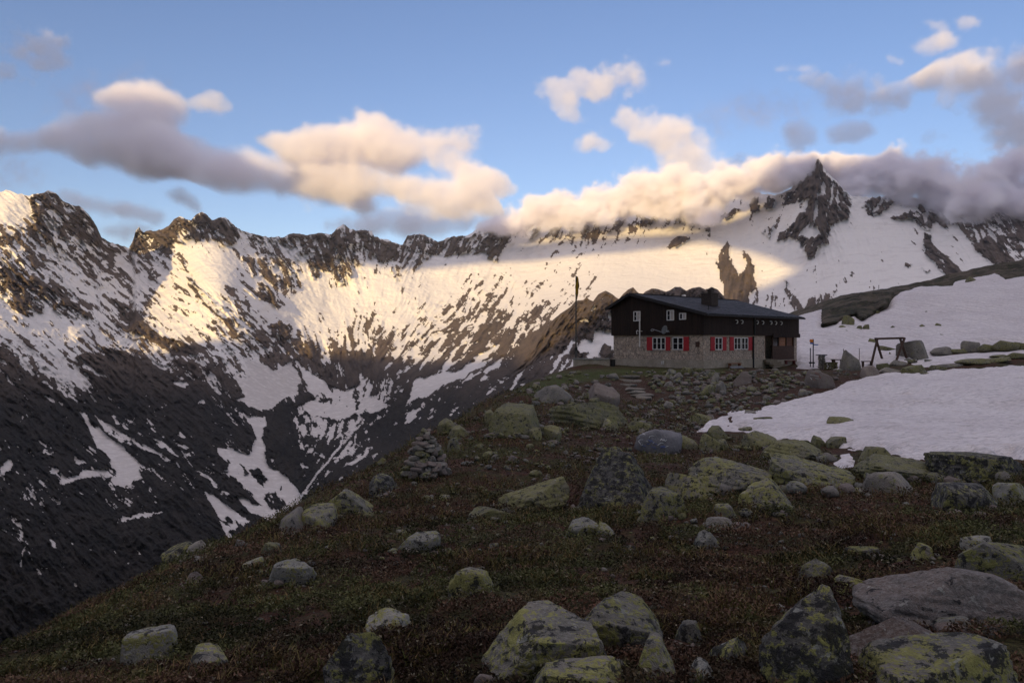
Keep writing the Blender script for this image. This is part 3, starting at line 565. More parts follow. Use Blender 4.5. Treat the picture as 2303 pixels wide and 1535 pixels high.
APEX = -4.0
s_ = np.linspace(-1.05, 1.05, 1150); d_ = np.concatenate([np.linspace(-3.5, 2.9, 14), np.geomspace(3.0, 230, 800)])
SS, YY = np.meshgrid(s_, d_); XX = SS * (YY - APEX)
ZZ = G(XX, YY)
PXg = CX + F * XX / np.maximum(YY, 0.5); PYg = CY - F * ZZ / np.maximum(YY, 0.5)
cliff = [(1848, 732), (1850, 702), (1880, 676), (1910, 662), (1960, 650), (2012, 654), (2000, 680), (1992, 692), (1962, 706), (1940, 720), (1925, 708), (1905, 714), (1880, 726)]
cl = sstep(sdf(cliff, PXg, PYg), -4, 6) * (YY > 80)
XX = XX.copy(); YYd = YY - cl * (3.0 + 5 * (ridged(PXg / 30, PYg / 60, 4, 111) - .5)); XXd = XX * YYd / np.maximum(YY, .5) * (YY > 60) + XX * (YY <= 60)
RZ = ZZ * np.where(YY > 60, YYd / np.maximum(YY, .5), 1)
# colour zones
scree_poly = [(1290, 850), (1500, 838), (1900, 838), (2060, 835), (1980, 850), (1800, 905), (1650, 940), (1600, 990), (1900, 1020), (1900, 1060), (1500, 1060), (1250, 1000), (1180, 960)]
scree = sstep(sdf(scree_poly, PXg, PYg), -25, 25) * (YY > 15)
grass_poly = [(1150, 880), (1250, 835), (1400, 826), (1640, 828), (1620, 842), (1400, 848), (1300, 862), (1200, 895)]
gras = sstep(sdf(grass_poly, PXg, PYg), -8, 10) * (YY > 30)
ridge_rock = sstep(PYg, 800, 780) * (YY > 60)
me = np_mesh('ground', np.stack([XXd, YYd, RZ], -1).reshape(-1, 3), grid_faces(*XX.shape), None, True,
             {'scree': scree.ravel(), 'grassy': gras.ravel(), 'bare': np.maximum(cl, ridge_rock).ravel()})
ground = link_mesh(me, 'ground'); tag(ground, kind='structure')
def m_ground(T, b):
    g = T.n('ShaderNodeNewGeometry'); P = g.outputs['Position']
    a = T.noise(P, 0.55, 4, 0.6); c = T.noise(P, 2.6, 5, 0.65); e = T.noise(P, 17, 5, 0.7); f = T.noise(P, 70, 3, 0.6)
    red = T.mix(T.ramp(e, .35, .68), (.022, .011, .008), (.115, .052, .032))
    grn = T.mix(T.ramp(e, .35, .68), (.020, .019, .008), (.085, .080, .028))
    base = T.mix(T.ramp(T.math('ADD', T.math('MULTIPLY', a, .6), T.math('MULTIPLY', c, .4)), .44, .56), red, grn)
    base = T.mix(T.ramp(f, .52, .80), base, (.15, .095, .05))
    base = T.mix(T.ramp(c, .62, .72), base, (.05, .036, .028))
    sc = T.attr('scree')
    dirtc = T.mix(T.ramp(e, .3, .7), (.022, .012, .009), (.10, .055, .040))
    vr = T.voro(P, 2.4); vs = T.voro(P, 7.0)
    stone = T.mix(T.ramp(T.noise(P, 4, 4, .6), .4, .6), (.16, .16, .12), (.25, .215, .185))
    dirtc = T.mix(T.math('MULTIPLY', T.ramp(vs, .34, .25), T.ramp(c, .42, .6)), dirtc, stone)
    base = T.mix(T.math('MULTIPLY', sc, .75), base, dirtc)
    base = T.mix(T.math('MULTIPLY', T.attr('grassy'), T.ramp(c, .25, .55)), base, T.mix(T.ramp(e, .3, .7), (.03, .042, .012), (.095, .11, .035)))
    bare = T.attr('bare')
    n6 = T.noise(P, .35, 6, .7); n7 = T.noise(P, 1.6, 5, .7)
    rk = T.mix(T.ramp(n6, .38, .62), (.025, .024, .018), (.15, .115, .09))
    rk = T.mix(T.ramp(n7, .4, .7), rk, (.065, .068, .036))
    base = T.mix(bare, base, rk)
    h = T.math('ADD', T.math('MULTIPLY', e, 1.0), T.math('MULTIPLY', f, .35))
    h = T.math('ADD', h, T.math('MULTIPLY', T.math('MULTIPLY', n7, bare), 6))
    return base, T.bump(h, 0.9, 0.07)
me.materials.append(material('heather_ground', m_ground, 0.95, 0.15))

# ---------------------------------------------------------------- snowfields lying on it
def m_snow(T, b):
    g = T.n('ShaderNodeNewGeometry'); P = g.outputs['Position']
    mp = T.n('ShaderNodeMapping'); T.link(P, mp.inputs[0]); mp.inputs['Rotation'].default_value = (0, 0, R(25)); mp.inputs['Scale'].default_value = (1, 2.6, 1)
    Q = mp.outputs[0]
    n = T.noise(Q, 1.3, 4, .6); m = T.noise(P, .25, 4, .6); k = T.noise(Q, 3.4, 4, .6); f = T.noise(P, 9, 3, .6)
    col = T.mix(T.ramp(m, .35, .7), (.87, .815, .795), (.76, .70, .69))
    col = T.mix(T.math('MULTIPLY', T.ramp(k, .46, .66), .62), col, (.50, .455, .455))
    col = T.mix(T.math('MULTIPLY', T.ramp(n, .5, .68), .35), col, (.52, .47, .46))
    mw = T.n('ShaderNodeMapping'); T.link(P, mw.inputs[0]); mw.inputs['Rotation'].default_value = (0, 0, R(-38)); wv = T.n('ShaderNodeTexWave'); T.link(mw.outputs[0], wv.inputs[0]); wv.inputs['Scale'].default_value = .28; wv.inputs['Distortion'].default_value = 5; wv.inputs['Detail'].default_value = 3; wv.inputs['Detail Scale'].default_value = .6
    sy = T.n('ShaderNodeSeparateXYZ'); T.link(P, sy.inputs[0]); far = T.ramp(sy.outputs[1], 60, 85)
    col = T.mix(T.math('MULTIPLY', T.math('MULTIPLY', T.ramp(wv.outputs['Fac'], .35, .9), far), .32), col, (.50, .46, .46))
    col = T.mix(T.math('MULTIPLY', T.ramp(T.noise(P, .8, 5, .7), .58, .74), .5), col, (.62, .52, .46))
    col = T.mix(T.ramp(f, .72, .80), col, (.30, .25, .20))
    h = T.math('ADD', T.math('ADD', n, T.math('MULTIPLY', k, .5)), T.math('MULTIPLY', f, .06))
    return col, T.bump(h, 0.9, 0.35)
MAT['snow'] = material('old_snow', m_snow, .75, .25)
def snowfield(name, polys, ymin, ymax, height, warp, seed, holes=()):
    X = PXg + warp * 2 * (fbm(PXg / 28, PYg / 10, 4, seed) - .5); Y = PYg + warp * .6 * (fbm(PXg / 24, PYg / 9, 4, seed + 1) - .5)
    s = np.full(X.shape, -1e3)
    for P in polys: s = np.maximum(s, sdf(P, X, Y))
    for P in holes: s = np.minimum(s, -sdf(P, X, Y))
    ok = (YY > ymin) & (YY < ymax); s = np.where(ok, s, -1e3)
    px_m = YY / F * 6                                                # metres per few pixels: edge steepness
    z = ZZ + np.clip(s / 14.0, -.6, 1) * height + 0.02
    z = np.where(s > 0, z + .10 * (fbm(XX / 1.3, YY / .8, 3, seed + 5) - .5) * np.clip(s / 10, 0, 1), z)
    m = (s > -9).ravel(); Fq = grid_faces(*X.shape); Fq = Fq[m[Fq].all(1)]
    used = np.unique(Fq); remap = np.full(m.shape, -1); remap[used] = np.arange(len(used))
    V = np.stack([XX, YY, z], -1).reshape(-1, 3)[used]
    o = link_mesh(np_mesh(name, V, remap[Fq], MAT['snow'], True), name); tag(o, kind='structure'); return o
near_snow = [(1600, 945), (1640, 928), (1700, 925), (1760, 905), (1850, 885), (1900, 865), (1950, 846), (2000, 836), (2060, 838), (2100, 832), (2303, 822), (2520, 812), (2520, 1032), (2303, 1033), (2250, 1029), (2100, 1036), (2010, 1022), (1950, 1014), (1910, 1008), (1870, 1000), (1830, 994), (1790, 986), (1740, 985), (1700, 976), (1650, 966), (1575, 968)]
snowfield('snow_field', [near_snow], 15, 66, .22, 22, 201, holes=[[(1640, 935), (1660, 938), (1650, 950), (1635, 944)], [(1630, 952), (1655, 953), (1640, 960)]])
upper_snow = [(1792, 712), (1846, 696), (1852, 738), (1882, 728), (1905, 716), (1925, 710), (1940, 722), (1964, 708), (1994, 694), (2002, 680), (2020, 658), (2060, 647), (2128, 642), (2140, 642), (2150, 634), (2180, 627), (2240, 616), (2262, 630), (2303, 622), (2520, 600), (2520, 778), (2303, 776), (2200, 784), (2120, 796), (2050, 812), (1990, 824), (1900, 830), (1790, 828), (1780, 760)]
snowfield('snow_slope', [upper_snow], 60, 160, .5, 9, 211)
snowfield('snow_strip', [[(2045, 817), (2090, 803), (2160, 798), (2303, 788), (2520, 780), (2520, 792), (2303, 797), (2250, 803), (2180, 812), (2110, 828), (2070, 824)]], 52, 75, .2, 10, 221)
snowfield('snow_remnant', [[(1880, 1042), (1895, 1032), (1920, 1037), (1918, 1046), (1890, 1050)], [(1895, 1024), (1912, 1022), (1916, 1030), (1898, 1032)]], 15, 40, .1, 6, 231)
# ---------------------------------------------------------------- the range behind the viewpoint that still hides the low sun
Sh = Vector((S.x, S.y, 0)).normalized(); LAT = Vector((-Sh.y, Sh.x, 0))
def towards_sun(px, py, dist, D=None):
    """where the sun ray through that point of the far range crosses the vertical plane dist metres up-sun"""
    j = min(max(int(round((px - U[0]) / (U[1] - U[0]))), 0), NC - 1); i = int(np.argmin(np.abs(RY[:, j] - py))); D = D or RD[i, j]
    P = Vector(((px - CX) / F * D, D, -(py - CY) / F * D))
    Q = P + S * ((dist - P.dot(Sh)) / S.dot(Sh)); return (Q.dot(LAT), Q.z)
LR = 1500.0
# crest of that range (its shadow ends on the glacier); points follow the shadow edge
edge_px = [(640, 800), (700, 792), (760, 800), (860, 805), (940, 815), (1000, 815), (1080, 810), (1160, 800), (1215, 775), (1290, 745), (1400, 700), (1500, 690), (1600, 680), (1680, 655), (1730, 640), (1770, 618), (1800, 600), (1835, 586), (1900, 560), (1960, 520), (2303, 480)]
left_px = [(-100, 740), (0, 720), (150, 735), (250, 745), (350, 750), (450, 770)]
prof = sorted([towards_sun(a, b, LR) for a, b in edge_px if a <= 1160 or a >= 1680] + [(lambda q: (q[0], q[1] - 70))(towards_sun(a, b, LR, d)) for a, b, d in [(1215, 790, 2250), (1290, 745, 2400), (1340, 715, 2450), (1380, 690, 2500), (1400, 662, 2520)]] + [(-1965, 850), (-2100, 730), (-2400, 740), (-372, 1105), (-310, 1200), (-250, 1350)])
lp = sorted(towards_sun(a, b, LR) for a, b in left_px)
lat = np.linspace(min(prof[0][0], lp[0][0]) - 2500, max(prof[-1][0], lp[-1][0]) + 2500, 420)
pa = np.array(prof); 
zz = np.interp(lat, pa[:, 0], pa[:, 1]) + 12 * (ridged(lat / 160, lat * 0, 4, 301) - .6)
rows = []
for k, (off, drop) in enumerate([(-900, 1500), (-500, 900), (-220, 330), (-60, 60), (0, 0), (80, 90), (400, 500), (900, 1300)]):
    d = LR + off
    z = zz - drop + (fbm(lat / 130, lat * 0 + k, 4, 302 + k) - .5) * min(drop, 150) * .8
    rows.append(np.stack([Sh.x * d + LAT.x * lat, Sh.y * d + LAT.y * lat, z], -1))
Vb = np.stack(rows)
me = np_mesh('mountain_ridge_behind', Vb.reshape(-1, 3), grid_faces(len(rows), len(lat)), MAT['mountain'], True,
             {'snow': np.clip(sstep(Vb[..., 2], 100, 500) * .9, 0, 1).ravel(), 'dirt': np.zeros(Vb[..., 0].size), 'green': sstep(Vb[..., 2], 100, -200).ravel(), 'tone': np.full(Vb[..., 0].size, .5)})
tag(link_mesh(me, 'mountain_ridge'), kind='structure')
# unseen cloud slabs above that range, outlined to shade the far crest and clouds
LC = 1200.0
cb_px = [(420, 548), (540, 562), (640, 566), (740, 578), (850, 600), (1000, 594), (1130, 588), (1300, 575), (1400, 568), (1500, 556), (1560, 545), (1620, 542), (1720, 560), (1800, 582), (1840, 600)]
ct_px = [(1980, 330), (1905, 345), (1830, 352), (1785, 400), (1745, 446), (1690, 480), (1620, 510), (1500, 528), (1300, 538), (1130, 545), (1080, 400), (800, 380), (600, 420), (430, 440)]
def cloud_shade_slab(name, ring, dist, thick, D=None):
    L = [towards_sun(a, b, dist, D) for a, b in ring]
    c = np.mean(L, 0); rows = []
    n = len(L); P = []
    for i in range(n):                                   # resample with lumps
        a = np.array(L[i]); b = np.array(L[(i + 1) % n])
        for t in np.linspace(0, 1, 6, endpoint=False): P.append(a * (1 - t) + b * t)
    P = np.array(P); k = np.arange(len(P))
    for off, sc in ((-1, .86), (-.5, .97), (0, 1), (.5, .97), (1, .86)):
        q = c + (P - c) * sc; q = q + 10 * (np.stack([fbm(k / 3, k * 0 + off, 2, 401), fbm(k / 3, k * 0 + off, 2, 402)], 1) - .5)
        d = dist + off * thick
        rows.append(np.stack([Sh.x * d + LAT.x * q[:, 0], Sh.y * d + LAT.y * q[:, 0], q[:, 1]], -1))
    V = np.concatenate(rows); m = len(P); fs = []
    for r in range(4):
        for i in range(m): fs.append((r * m + i, r * m + (i + 1) % m, (r + 1) * m + (i + 1) % m, (r + 1) * m + i))
    fs.append(tuple(range(m))[::-1]); fs.append(tuple(range(4 * m, 5 * m)))
    me = bpy.data.meshes.new(name); me.from_pydata([tuple(v) for v in V], [], fs); me.materials.append(MAT['shade_solid'])
    o = link_mesh(me, name); tag(o, kind='structure')
MAT['shade_solid'] = material('shade_slab_body', lambda T, b: (.9, .9, .9), 1, 0)
cloud_shade_slab('clouds', cb_px + [(2600, 640), (2600, 260)] + ct_px, LC, 60)
cloud_shade_slab('clouds', [(-400, 520), (-400, 300), (140, 285), (250, 225), (400, 240), (500, 310), (580, 375), (760, 440), (800, 480), (300, 545)], 1000, 90, 7600)  # unseen slab added to shade the grey clouds on the left
cloud_shade_slab('clouds', [(1640, 400), (1640, 185), (1850, 180), (2050, 190), (2180, 185), (2500, 120), (2500, 400)], 1000, 90, 6800)  # unseen slab added to dim the clouds on the right
# ---------------------------------------------------------------- cloud bank lying on the crest
bank = [(1085, 512, 14, 4850), (1130, 505, 24, 4850), (1180, 494, 34, 4880), (1250, 482, 42, 4900), (1320, 470, 48, 4930), (1400, 456, 50, 4950), (1470, 444, 52, 4950), (1540, 428, 56, 4920), (1610, 414, 56, 4900), (1680, 405, 50, 4900),
        (1740, 398, 44, 4880), (1790, 392, 36, 4920), (1840, 382, 30, 5080), (1890, 392, 40, 4900), (1950, 402, 50, 4780), (2020, 412, 58, 4700), (2090, 424, 66, 4600), (2160, 434, 72, 4500), (2230, 440, 76, 4400), (2310, 442, 80, 4350), (2420, 442, 84, 4300), (2540, 440, 80, 4250)]
ZS = 1.25
def cloud_volume(name, chains, seed, dens, size=12.0, namp=1.6, nsc=150.0, aniso=-0.25, soft=.42, D0=None):
    allP = []; allr = []; allE = []
    for nodes in chains:
        B = np.array([n if len(n) == 4 else (*n, D0) for n in nodes], float); k = np.concatenate([[0], np.cumsum(np.hypot(np.diff(B[:, 0]), np.diff(B[:, 1])))])
        kk = np.arange(0, k[-1] + 7, 8.0); B2 = np.stack([np.interp(kk, k, B[:, i]) for i in range(4)], 1)
        P = np.stack([(B2[:, 0] - CX) / F * B2[:, 3], B2[:, 3], -(B2[:, 1] - CY) / F * B2[:, 3] * ZS], 1)
        b0 = sum(len(q) for q in allP); allE += [(b0 + i, b0 + i + 1) for i in range(len(P) - 1)]
        allP.append(P); allr.append(B2[:, 2] / F * B2[:, 3] * 1.3)
    P = np.concatenate(allP); rad = np.concatenate(allr)
    me = bpy.data.meshes.new(name); me.from_pydata([tuple(p) for p in P], allE, [])
    a = me.attributes.new('rad', 'FLOAT', 'POINT'); a.data.foreach_set('value', rad.astype(np.float32))
    o = link_mesh(me, name); tag(o, kind='structure')
    lo = (P - rad[:, None] * 1.7).min(0); hi = (P + rad[:, None] * 1.7).max(0); lo[2] /= ZS; hi[2] /= ZS
    g = bpy.data.node_groups.new(name + '_volume', 'GeometryNodeTree'); T = NT(g)
    g.interface.new_socket('Geometry', in_out='INPUT', socket_type='NodeSocketGeometry'); g.interface.new_socket('Geometry', in_out='OUTPUT', socket_type='NodeSocketGeometry')
    gi = T.n('NodeGroupInput'); go = T.n('NodeGroupOutput')
    pos = T.n('GeometryNodeInputPosition'); sc = T.vmath('MULTIPLY', pos.outputs[0], (1, 1, ZS))
    px = T.n('GeometryNodeProximity', target_element='EDGES'); T.link(gi.outputs[0], px.inputs[0]); T.link(sc, px.inputs['Sample Position'] if 'Sample Position' in px.inputs else px.inputs['Source Position'])
    sn = T.n('GeometryNodeSampleNearest', domain='POINT'); T.link(gi.outputs[0], sn.inputs[0]); T.link(sc, sn.inputs['Sample Position'])
    si = T.n('GeometryNodeSampleIndex', data_type='FLOAT', domain='POINT'); T.link(gi.outputs[0], si.inputs[0]); T.link(sn.outputs[0], si.inputs['Index'])
    at = T.n('GeometryNodeInputNamedAttribute', data_type='FLOAT'); at.inputs[0].default_value = 'rad'; T.link(at.outputs[0], si.inputs[1])
    f = T.math('SUBTRACT', 1.0, T.math('DIVIDE', px.outputs['Distance'], si.outputs[0]))
    off = T.vmath('ADD', pos.outputs[0], (seed * 731.0, seed * 17.0, 0))
    n1 = T.noise(off, 1 / nsc, 7, .66); n2 = T.noise(T.vmath('MULTIPLY', off, (1, 1, 1.6)), 1 / (nsc * 2.8), 2, .5)
    f = T.math('ADD', f, T.math('MULTIPLY', T.math('SUBTRACT', n1, .5), namp)); f = T.math('ADD', f, T.math('MULTIPLY', T.math('SUBTRACT', n2, .5), namp * .9))
    d = T.ramp(f, 0.02, soft)
    vc = T.n('GeometryNodeVolumeCube'); T.link(d, vc.inputs['Density'])
    vc.inputs['Min'].default_value = lo; vc.inputs['Max'].default_value = hi
    for i, ax in enumerate('XYZ'): vc.inputs['Resolution ' + ax].default_value = max(8, int((hi[i] - lo[i]) / size))
    sm = T.n('GeometryNodeSetMaterial'); T.link(vc.outputs[0], sm.inputs[0]); T.link(sm.outputs[0], go.inputs[0])
    m = bpy.data.materials.new(name + '_vapour'); m.use_nodes = True; t = m.node_tree; t.nodes.clear(); M = NT(t)
    out = M.n('ShaderNodeOutputMaterial'); pv = M.n('ShaderNodeVolumePrincipled'); M.link(pv.outputs[0], out.inputs['Volume'])
    pv.inputs['Density'].default_value = dens; pv.inputs['Anisotropy'].default_value = aniso; pv.inputs['Color'].default_value = (.95, .928, .962, 1)
    m.cycles.volume_step_rate = 1.0 if hasattr(m.cycles, 'volume_step_rate') else 1
    sm.inputs['Material'].default_value = m; me.materials.append(m)
    md = o.modifiers.new('vapour', 'NODES'); md.node_group = g
    return o
cloud_volume('clouds', [bank], 1, 0.030, soft=.6, namp=3.6)
cumulus = [[(585, 315, 18), (640, 325, 40), (700, 340, 52), (760, 338, 56), (830, 325, 62), (890, 345, 70), (960, 328, 60), (1010, 360, 60), (1060, 400, 50), (1110, 415, 38), (1150, 425, 15)], [(700, 400, 45), (800, 412, 60), (900, 425, 65), (1000, 432, 60), (1080, 445, 45)]]
cloud_volume('clouds', cumulus, 2, 0.0075, size=20, namp=2.7, nsc=360, soft=.55, D0=7000)
grey = [[(-80, 320, 55), (60, 312, 38), (150, 310, 45), (230, 298, 60), (300, 270, 65), (350, 250, 45)], [(200, 335, 45), (330, 345, 62), (450, 372, 68), (560, 400, 62), (640, 420, 58), (720, 432, 50), (800, 450, 36)], [(240, 225, 30), (320, 222, 36), (380, 240, 30)], [(400, 440, 22), (440, 465, 26)]]
cloud_volume('clouds', grey, 3, 0.0075, size=22, namp=3.0, nsc=480, soft=.8, D0=7600)
low = [[(150, 440, 20), (230, 465, 28), (300, 475, 28), (350, 490, 20)], [(255, 520, 28), (320, 525, 28)], [(740, 505, 20), (860, 502, 34), (960, 505, 38), (1060, 500, 34), (1130, 485, 22)]]
cloud_volume('clouds', low, 4, 0.0045, size=34, namp=3.2, nsc=420, soft=.8, D0=8600)
puffs = [[(0, 110, 30), (60, 122, 40), (110, 98, 36), (150, 85, 24)], [(10, 165, 34), (50, 170, 24)], [(430, 238, 14), (480, 234, 18), (515, 240, 10)], [(1240, 190, 20), (1265, 220, 30), (1285, 255, 20)], [(1300, 165, 20), (1340, 185, 36), (1400, 170, 32), (1450, 145, 26), (1500, 150, 16)],
         [(1410, 262, 20), (1440, 285, 36), (1500, 315, 42), (1550, 350, 42), (1590, 375, 32)], [(1330, 320, 20), (1360, 330, 22)]]
cloud_volume('clouds', puffs, 5, 0.0045, size=16, namp=4.6, nsc=210, soft=.75, D0=6500)
right = [[(1750, 158, 10), (1790, 155, 18), (1830, 158, 10)], [(1780, 175, 22), (1850, 195, 36), (1930, 220, 42), (2010, 230, 36), (2090, 200, 46), (2160, 165, 60), (2220, 180, 58)], [(2230, 240, 52), (2290, 270, 58), (2380, 300, 60)], [(2080, 50, 12), (2125, 58, 17)], [(2150, 48, 10), (2180, 50, 13)],
         [(2070, 105, 15), (2120, 95, 20)], [(1890, 305, 17), (1930, 295, 20)], [(1790, 300, 17), (1805, 315, 20)], [(2090, 305, 17), (2130, 305, 16)], [(2000, 130, 7), (2025, 140, 9)], [(1660, 350, 8), (1720, 360, 12), (1640, 370, 14)]]
cloud_volume('clouds', right, 6, 0.0042, size=20, namp=4.6, nsc=230, soft=.85, D0=6800)
# ---------------------------------------------------------------- rocks
from mathutils.bvhtree import BVHTree
def rock_mat(name, c1, c2, lich, lcol, black, pale=(.34, .33, .31), extra=None, spec=.2):
    def f(T, b):
        g = T.n('ShaderNodeNewGeometry'); oi = T.n('ShaderNodeObjectInfo')
        P = T.vmath('ADD', g.outputs['Position'], T.vmath('SCALE', oi.outputs['Location'], None)) if False else g.outputs['Position']
        w = T.vmath('ADD', P, T.vmath('MULTIPLY', T.noise(P, 6, 3, .6, col=True), (.10, .10, .10)))
        a = T.noise(w, 1.8, 5, .65); m = T.noise(w, 7, 5, .7); s = T.noise(w, 34, 4, .7); k = T.noise(w, 130, 2, .6)
        col = T.mix(T.ramp(a, .35, .65), c1, c2)
        col = T.mix(T.ramp(s, .38, .72), col, pale)
        col = T.mix(.55, col, T.mix(T.ramp(a, .35, .65), c1, c2))
        col = T.mix(T.ramp(k, .5, .8), col, T.mix(.5, col, (.05, .05, .05)))
        big = T.math('ADD', T.math('MULTIPLY', a, .5), T.math('MULTIPLY', m, .5))
        lm = T.math('ADD', big, T.math('MULTIPLY', T.math('SUBTRACT', s, .5), .55))
        lm = T.ramp(lm, .585 - lich, .61 - lich)
        lc = T.mix(T.ramp(s, .3, .7), tuple(c * .62 for c in lcol), lcol)
        col = T.mix(T.math('MULTIPLY', lm, .92), col, lc)
        vb = T.noise(T.vmath('ADD', w, (13.1, 5.2, 7.7)), 8.5, 6, .72)
        bm = T.ramp(T.math('ADD', vb, T.math('MULTIPLY', T.math('SUBTRACT', s, .5), .4)), .62 - black, .66 - black)
        col = T.mix(T.math('MULTIPLY', bm, .93), col, (.022, .022, .024))
        gp_ = T.noise(T.vmath('ADD', w, (3.1, 15.2, 1.7)), 8.5, 4, .65)
        col = T.mix(T.math('MULTIPLY', T.ramp(gp_, .62, .68), .6), col, (.33, .34, .31))
        v = T.mix(oi.outputs['Random'], (.80, .80, .80), (1.15, 1.13, 1.10))
        col = T.mix(1.0, col, v, 'MULTIPLY')
        h = T.math('ADD', T.math('MULTIPLY', m, 1.4), T.math('ADD', T.math('MULTIPLY', s, .5), T.math('MULTIPLY', k, .12)))
        return col, T.bump(h, .8, .05)
    return material(name, f, .88, spec)
YL = (.275, .27, .085)
MAT['lichen'] = rock_mat('rock_with_map_lichen', (.13, .125, .105), (.21, .19, .16), .10, YL, .085)
MAT['lichen_dark'] = rock_mat('dark_rock_with_yellow_lichen', (.075, .073, .068), (.135, .125, .11), .085, YL, .14)
MAT['olive'] = rock_mat('rock_overgrown_olive', (.13, .125, .08), (.20, .185, .11), .11, (.22, .215, .09), .06)
MAT['grey'] = rock_mat('grey_gneiss', (.16, .15, .13), (.27, .24, .205), .0, (.25, .26, .10), .03)
MAT['pink'] = rock_mat('pinkish_granite', (.18, .14, .12), (.235, .19, .165), -.04, (.25, .26, .10), .0)
MAT['pale'] = rock_mat('pale_lichened_rock', (.18, .18, .155), (.28, .27, .24), .06, YL, .07, pale=(.42, .42, .39))
MAT['smooth'] = rock_mat('smooth_grey_pink_slab', (.105, .098, .095), (.155, .125, .11), -.09, YL, .02)
MAT['rust'] = rock_mat('reddish_brown_slab', (.065, .05, .043), (.105, .075, .06), -.07, YL, .02)

def n3(p, s, seed):
    x, y, z = p[:, 0] * s, p[:, 1] * s, p[:, 2] * s
    return (fbm(x + 9, y + z * .37 + 5, 3, seed) + fbm(y + 3, z + x * .41, 3, seed + 1) + fbm(z + 7, x + y * .33, 3, seed + 2)) / 3 - .5
_ico = {}
def ico(n):
    if n not in _ico:
        bm = bmesh.new(); bmesh.ops.create_icosphere(bm, subdivisions=n, radius=1)
        V = np.array([v.co[:] for v in bm.verts]); Fq = np.array([[v.index for v in f.verts] for f in bm.faces]); bm.free(); _ico[n] = (V, Fq)
    return _ico[n]
def rock_geo(seed, n=3, cuts=9, flat=.6, rough=.12, elong=1.0, box=.5):
    V, Fq = ico(n); V = V.copy(); r = np.random.default_rng(seed)
    V = V / (np.abs(V) ** 3).sum(1, keepdims=True) ** (1 / 3) * box + V * (1 - box)
    V[:, 0] *= elong
    for _ in range(cuts):
        d = r.normal(size=3); d[2] = abs(d[2]) * .9 + .1 * r.random(); d /= np.linalg.norm(d); h = r.uniform(.40, .80)
        e = V @ d - h; m = e > 0; V[m] -= np.outer(e[m], d) * .94
    if r.random() < .75:                                   # broken flat top, a little tilted
        d = np.array([r.uniform(-.3, .3), r.uniform(-.35, .1), 1.0]); d /= np.linalg.norm(d); e = V @ d - r.uniform(.30, .5); m = e > 0; V[m] -= np.outer(e[m], d) * .92
    V = V * (1 + rough * 1.3 * n3(V, 1.5, seed % 60)[:, None]) + V * (rough * .9 * n3(V, 4.5, seed % 50 + 7)[:, None])
    if n >= 4: V = V * (1 + .10 * rough / .12 * n3(V, 13, seed % 40 + 3)[:, None])
    if n >= 4:                                             # bedding cracks
        q = V @ np.array([.25, .2, 1.0]) * 4 + 1.2 * n3(V, 2, seed % 30)
        V = V * (1 - .05 * sstep(np.abs(q - np.round(q)), .14, .02)[:, None]) * (1 + .05 * n3(np.round(V * 5) / 5 + 7, 3, seed % 20)[:, None])
    V[:, 2] *= flat
    lo, hi = V.min(0), V.max(0); V = (V - (lo + hi) / 2) / (hi - lo)      # unit box
    V[:, 2] += .5
    return V, Fq
def rock_at(px, py, w, h, mat, label, seed, rot=0.0, tilt=0.0, cat='boulder', group=None, name='boulder', depth=None, n=4, cuts=9, rough=.12, sink=.65, box=.5, dist=None, lean=0.0):
    """stands on the ground where the photograph shows its foot; w, h in photograph pixels"""
    p = ray_ground(px, py) if dist is None else pix(px, py, dist)
    if p is None: return None
    Y = p.y; W = w / F * Y; H = h / F * Y; D = depth if depth else W * .75
    V, Fq = rock_geo(seed, n, cuts, 1.0, rough, 1.0, box)
    V = V * np.array([W, D, H * (1 + sink)])
    me = np_mesh(name, V, Fq, mat, True); o = link_mesh(me, name)
    o.location = (p.x, Y + D * .30, p.z - H * sink); o.rotation_euler = (lean, tilt, rot)
    tag(o, label, cat, group); ROCKS.append((p.x, Y + D * .3, W / 2, D / 2)); return o
ROCKS = []
L_, LD, OL, GR, PK, PA, SM, RU = (MAT[k] for k in ('lichen', 'lichen_dark', 'olive', 'grey', 'pink', 'pale', 'smooth', 'rust'))
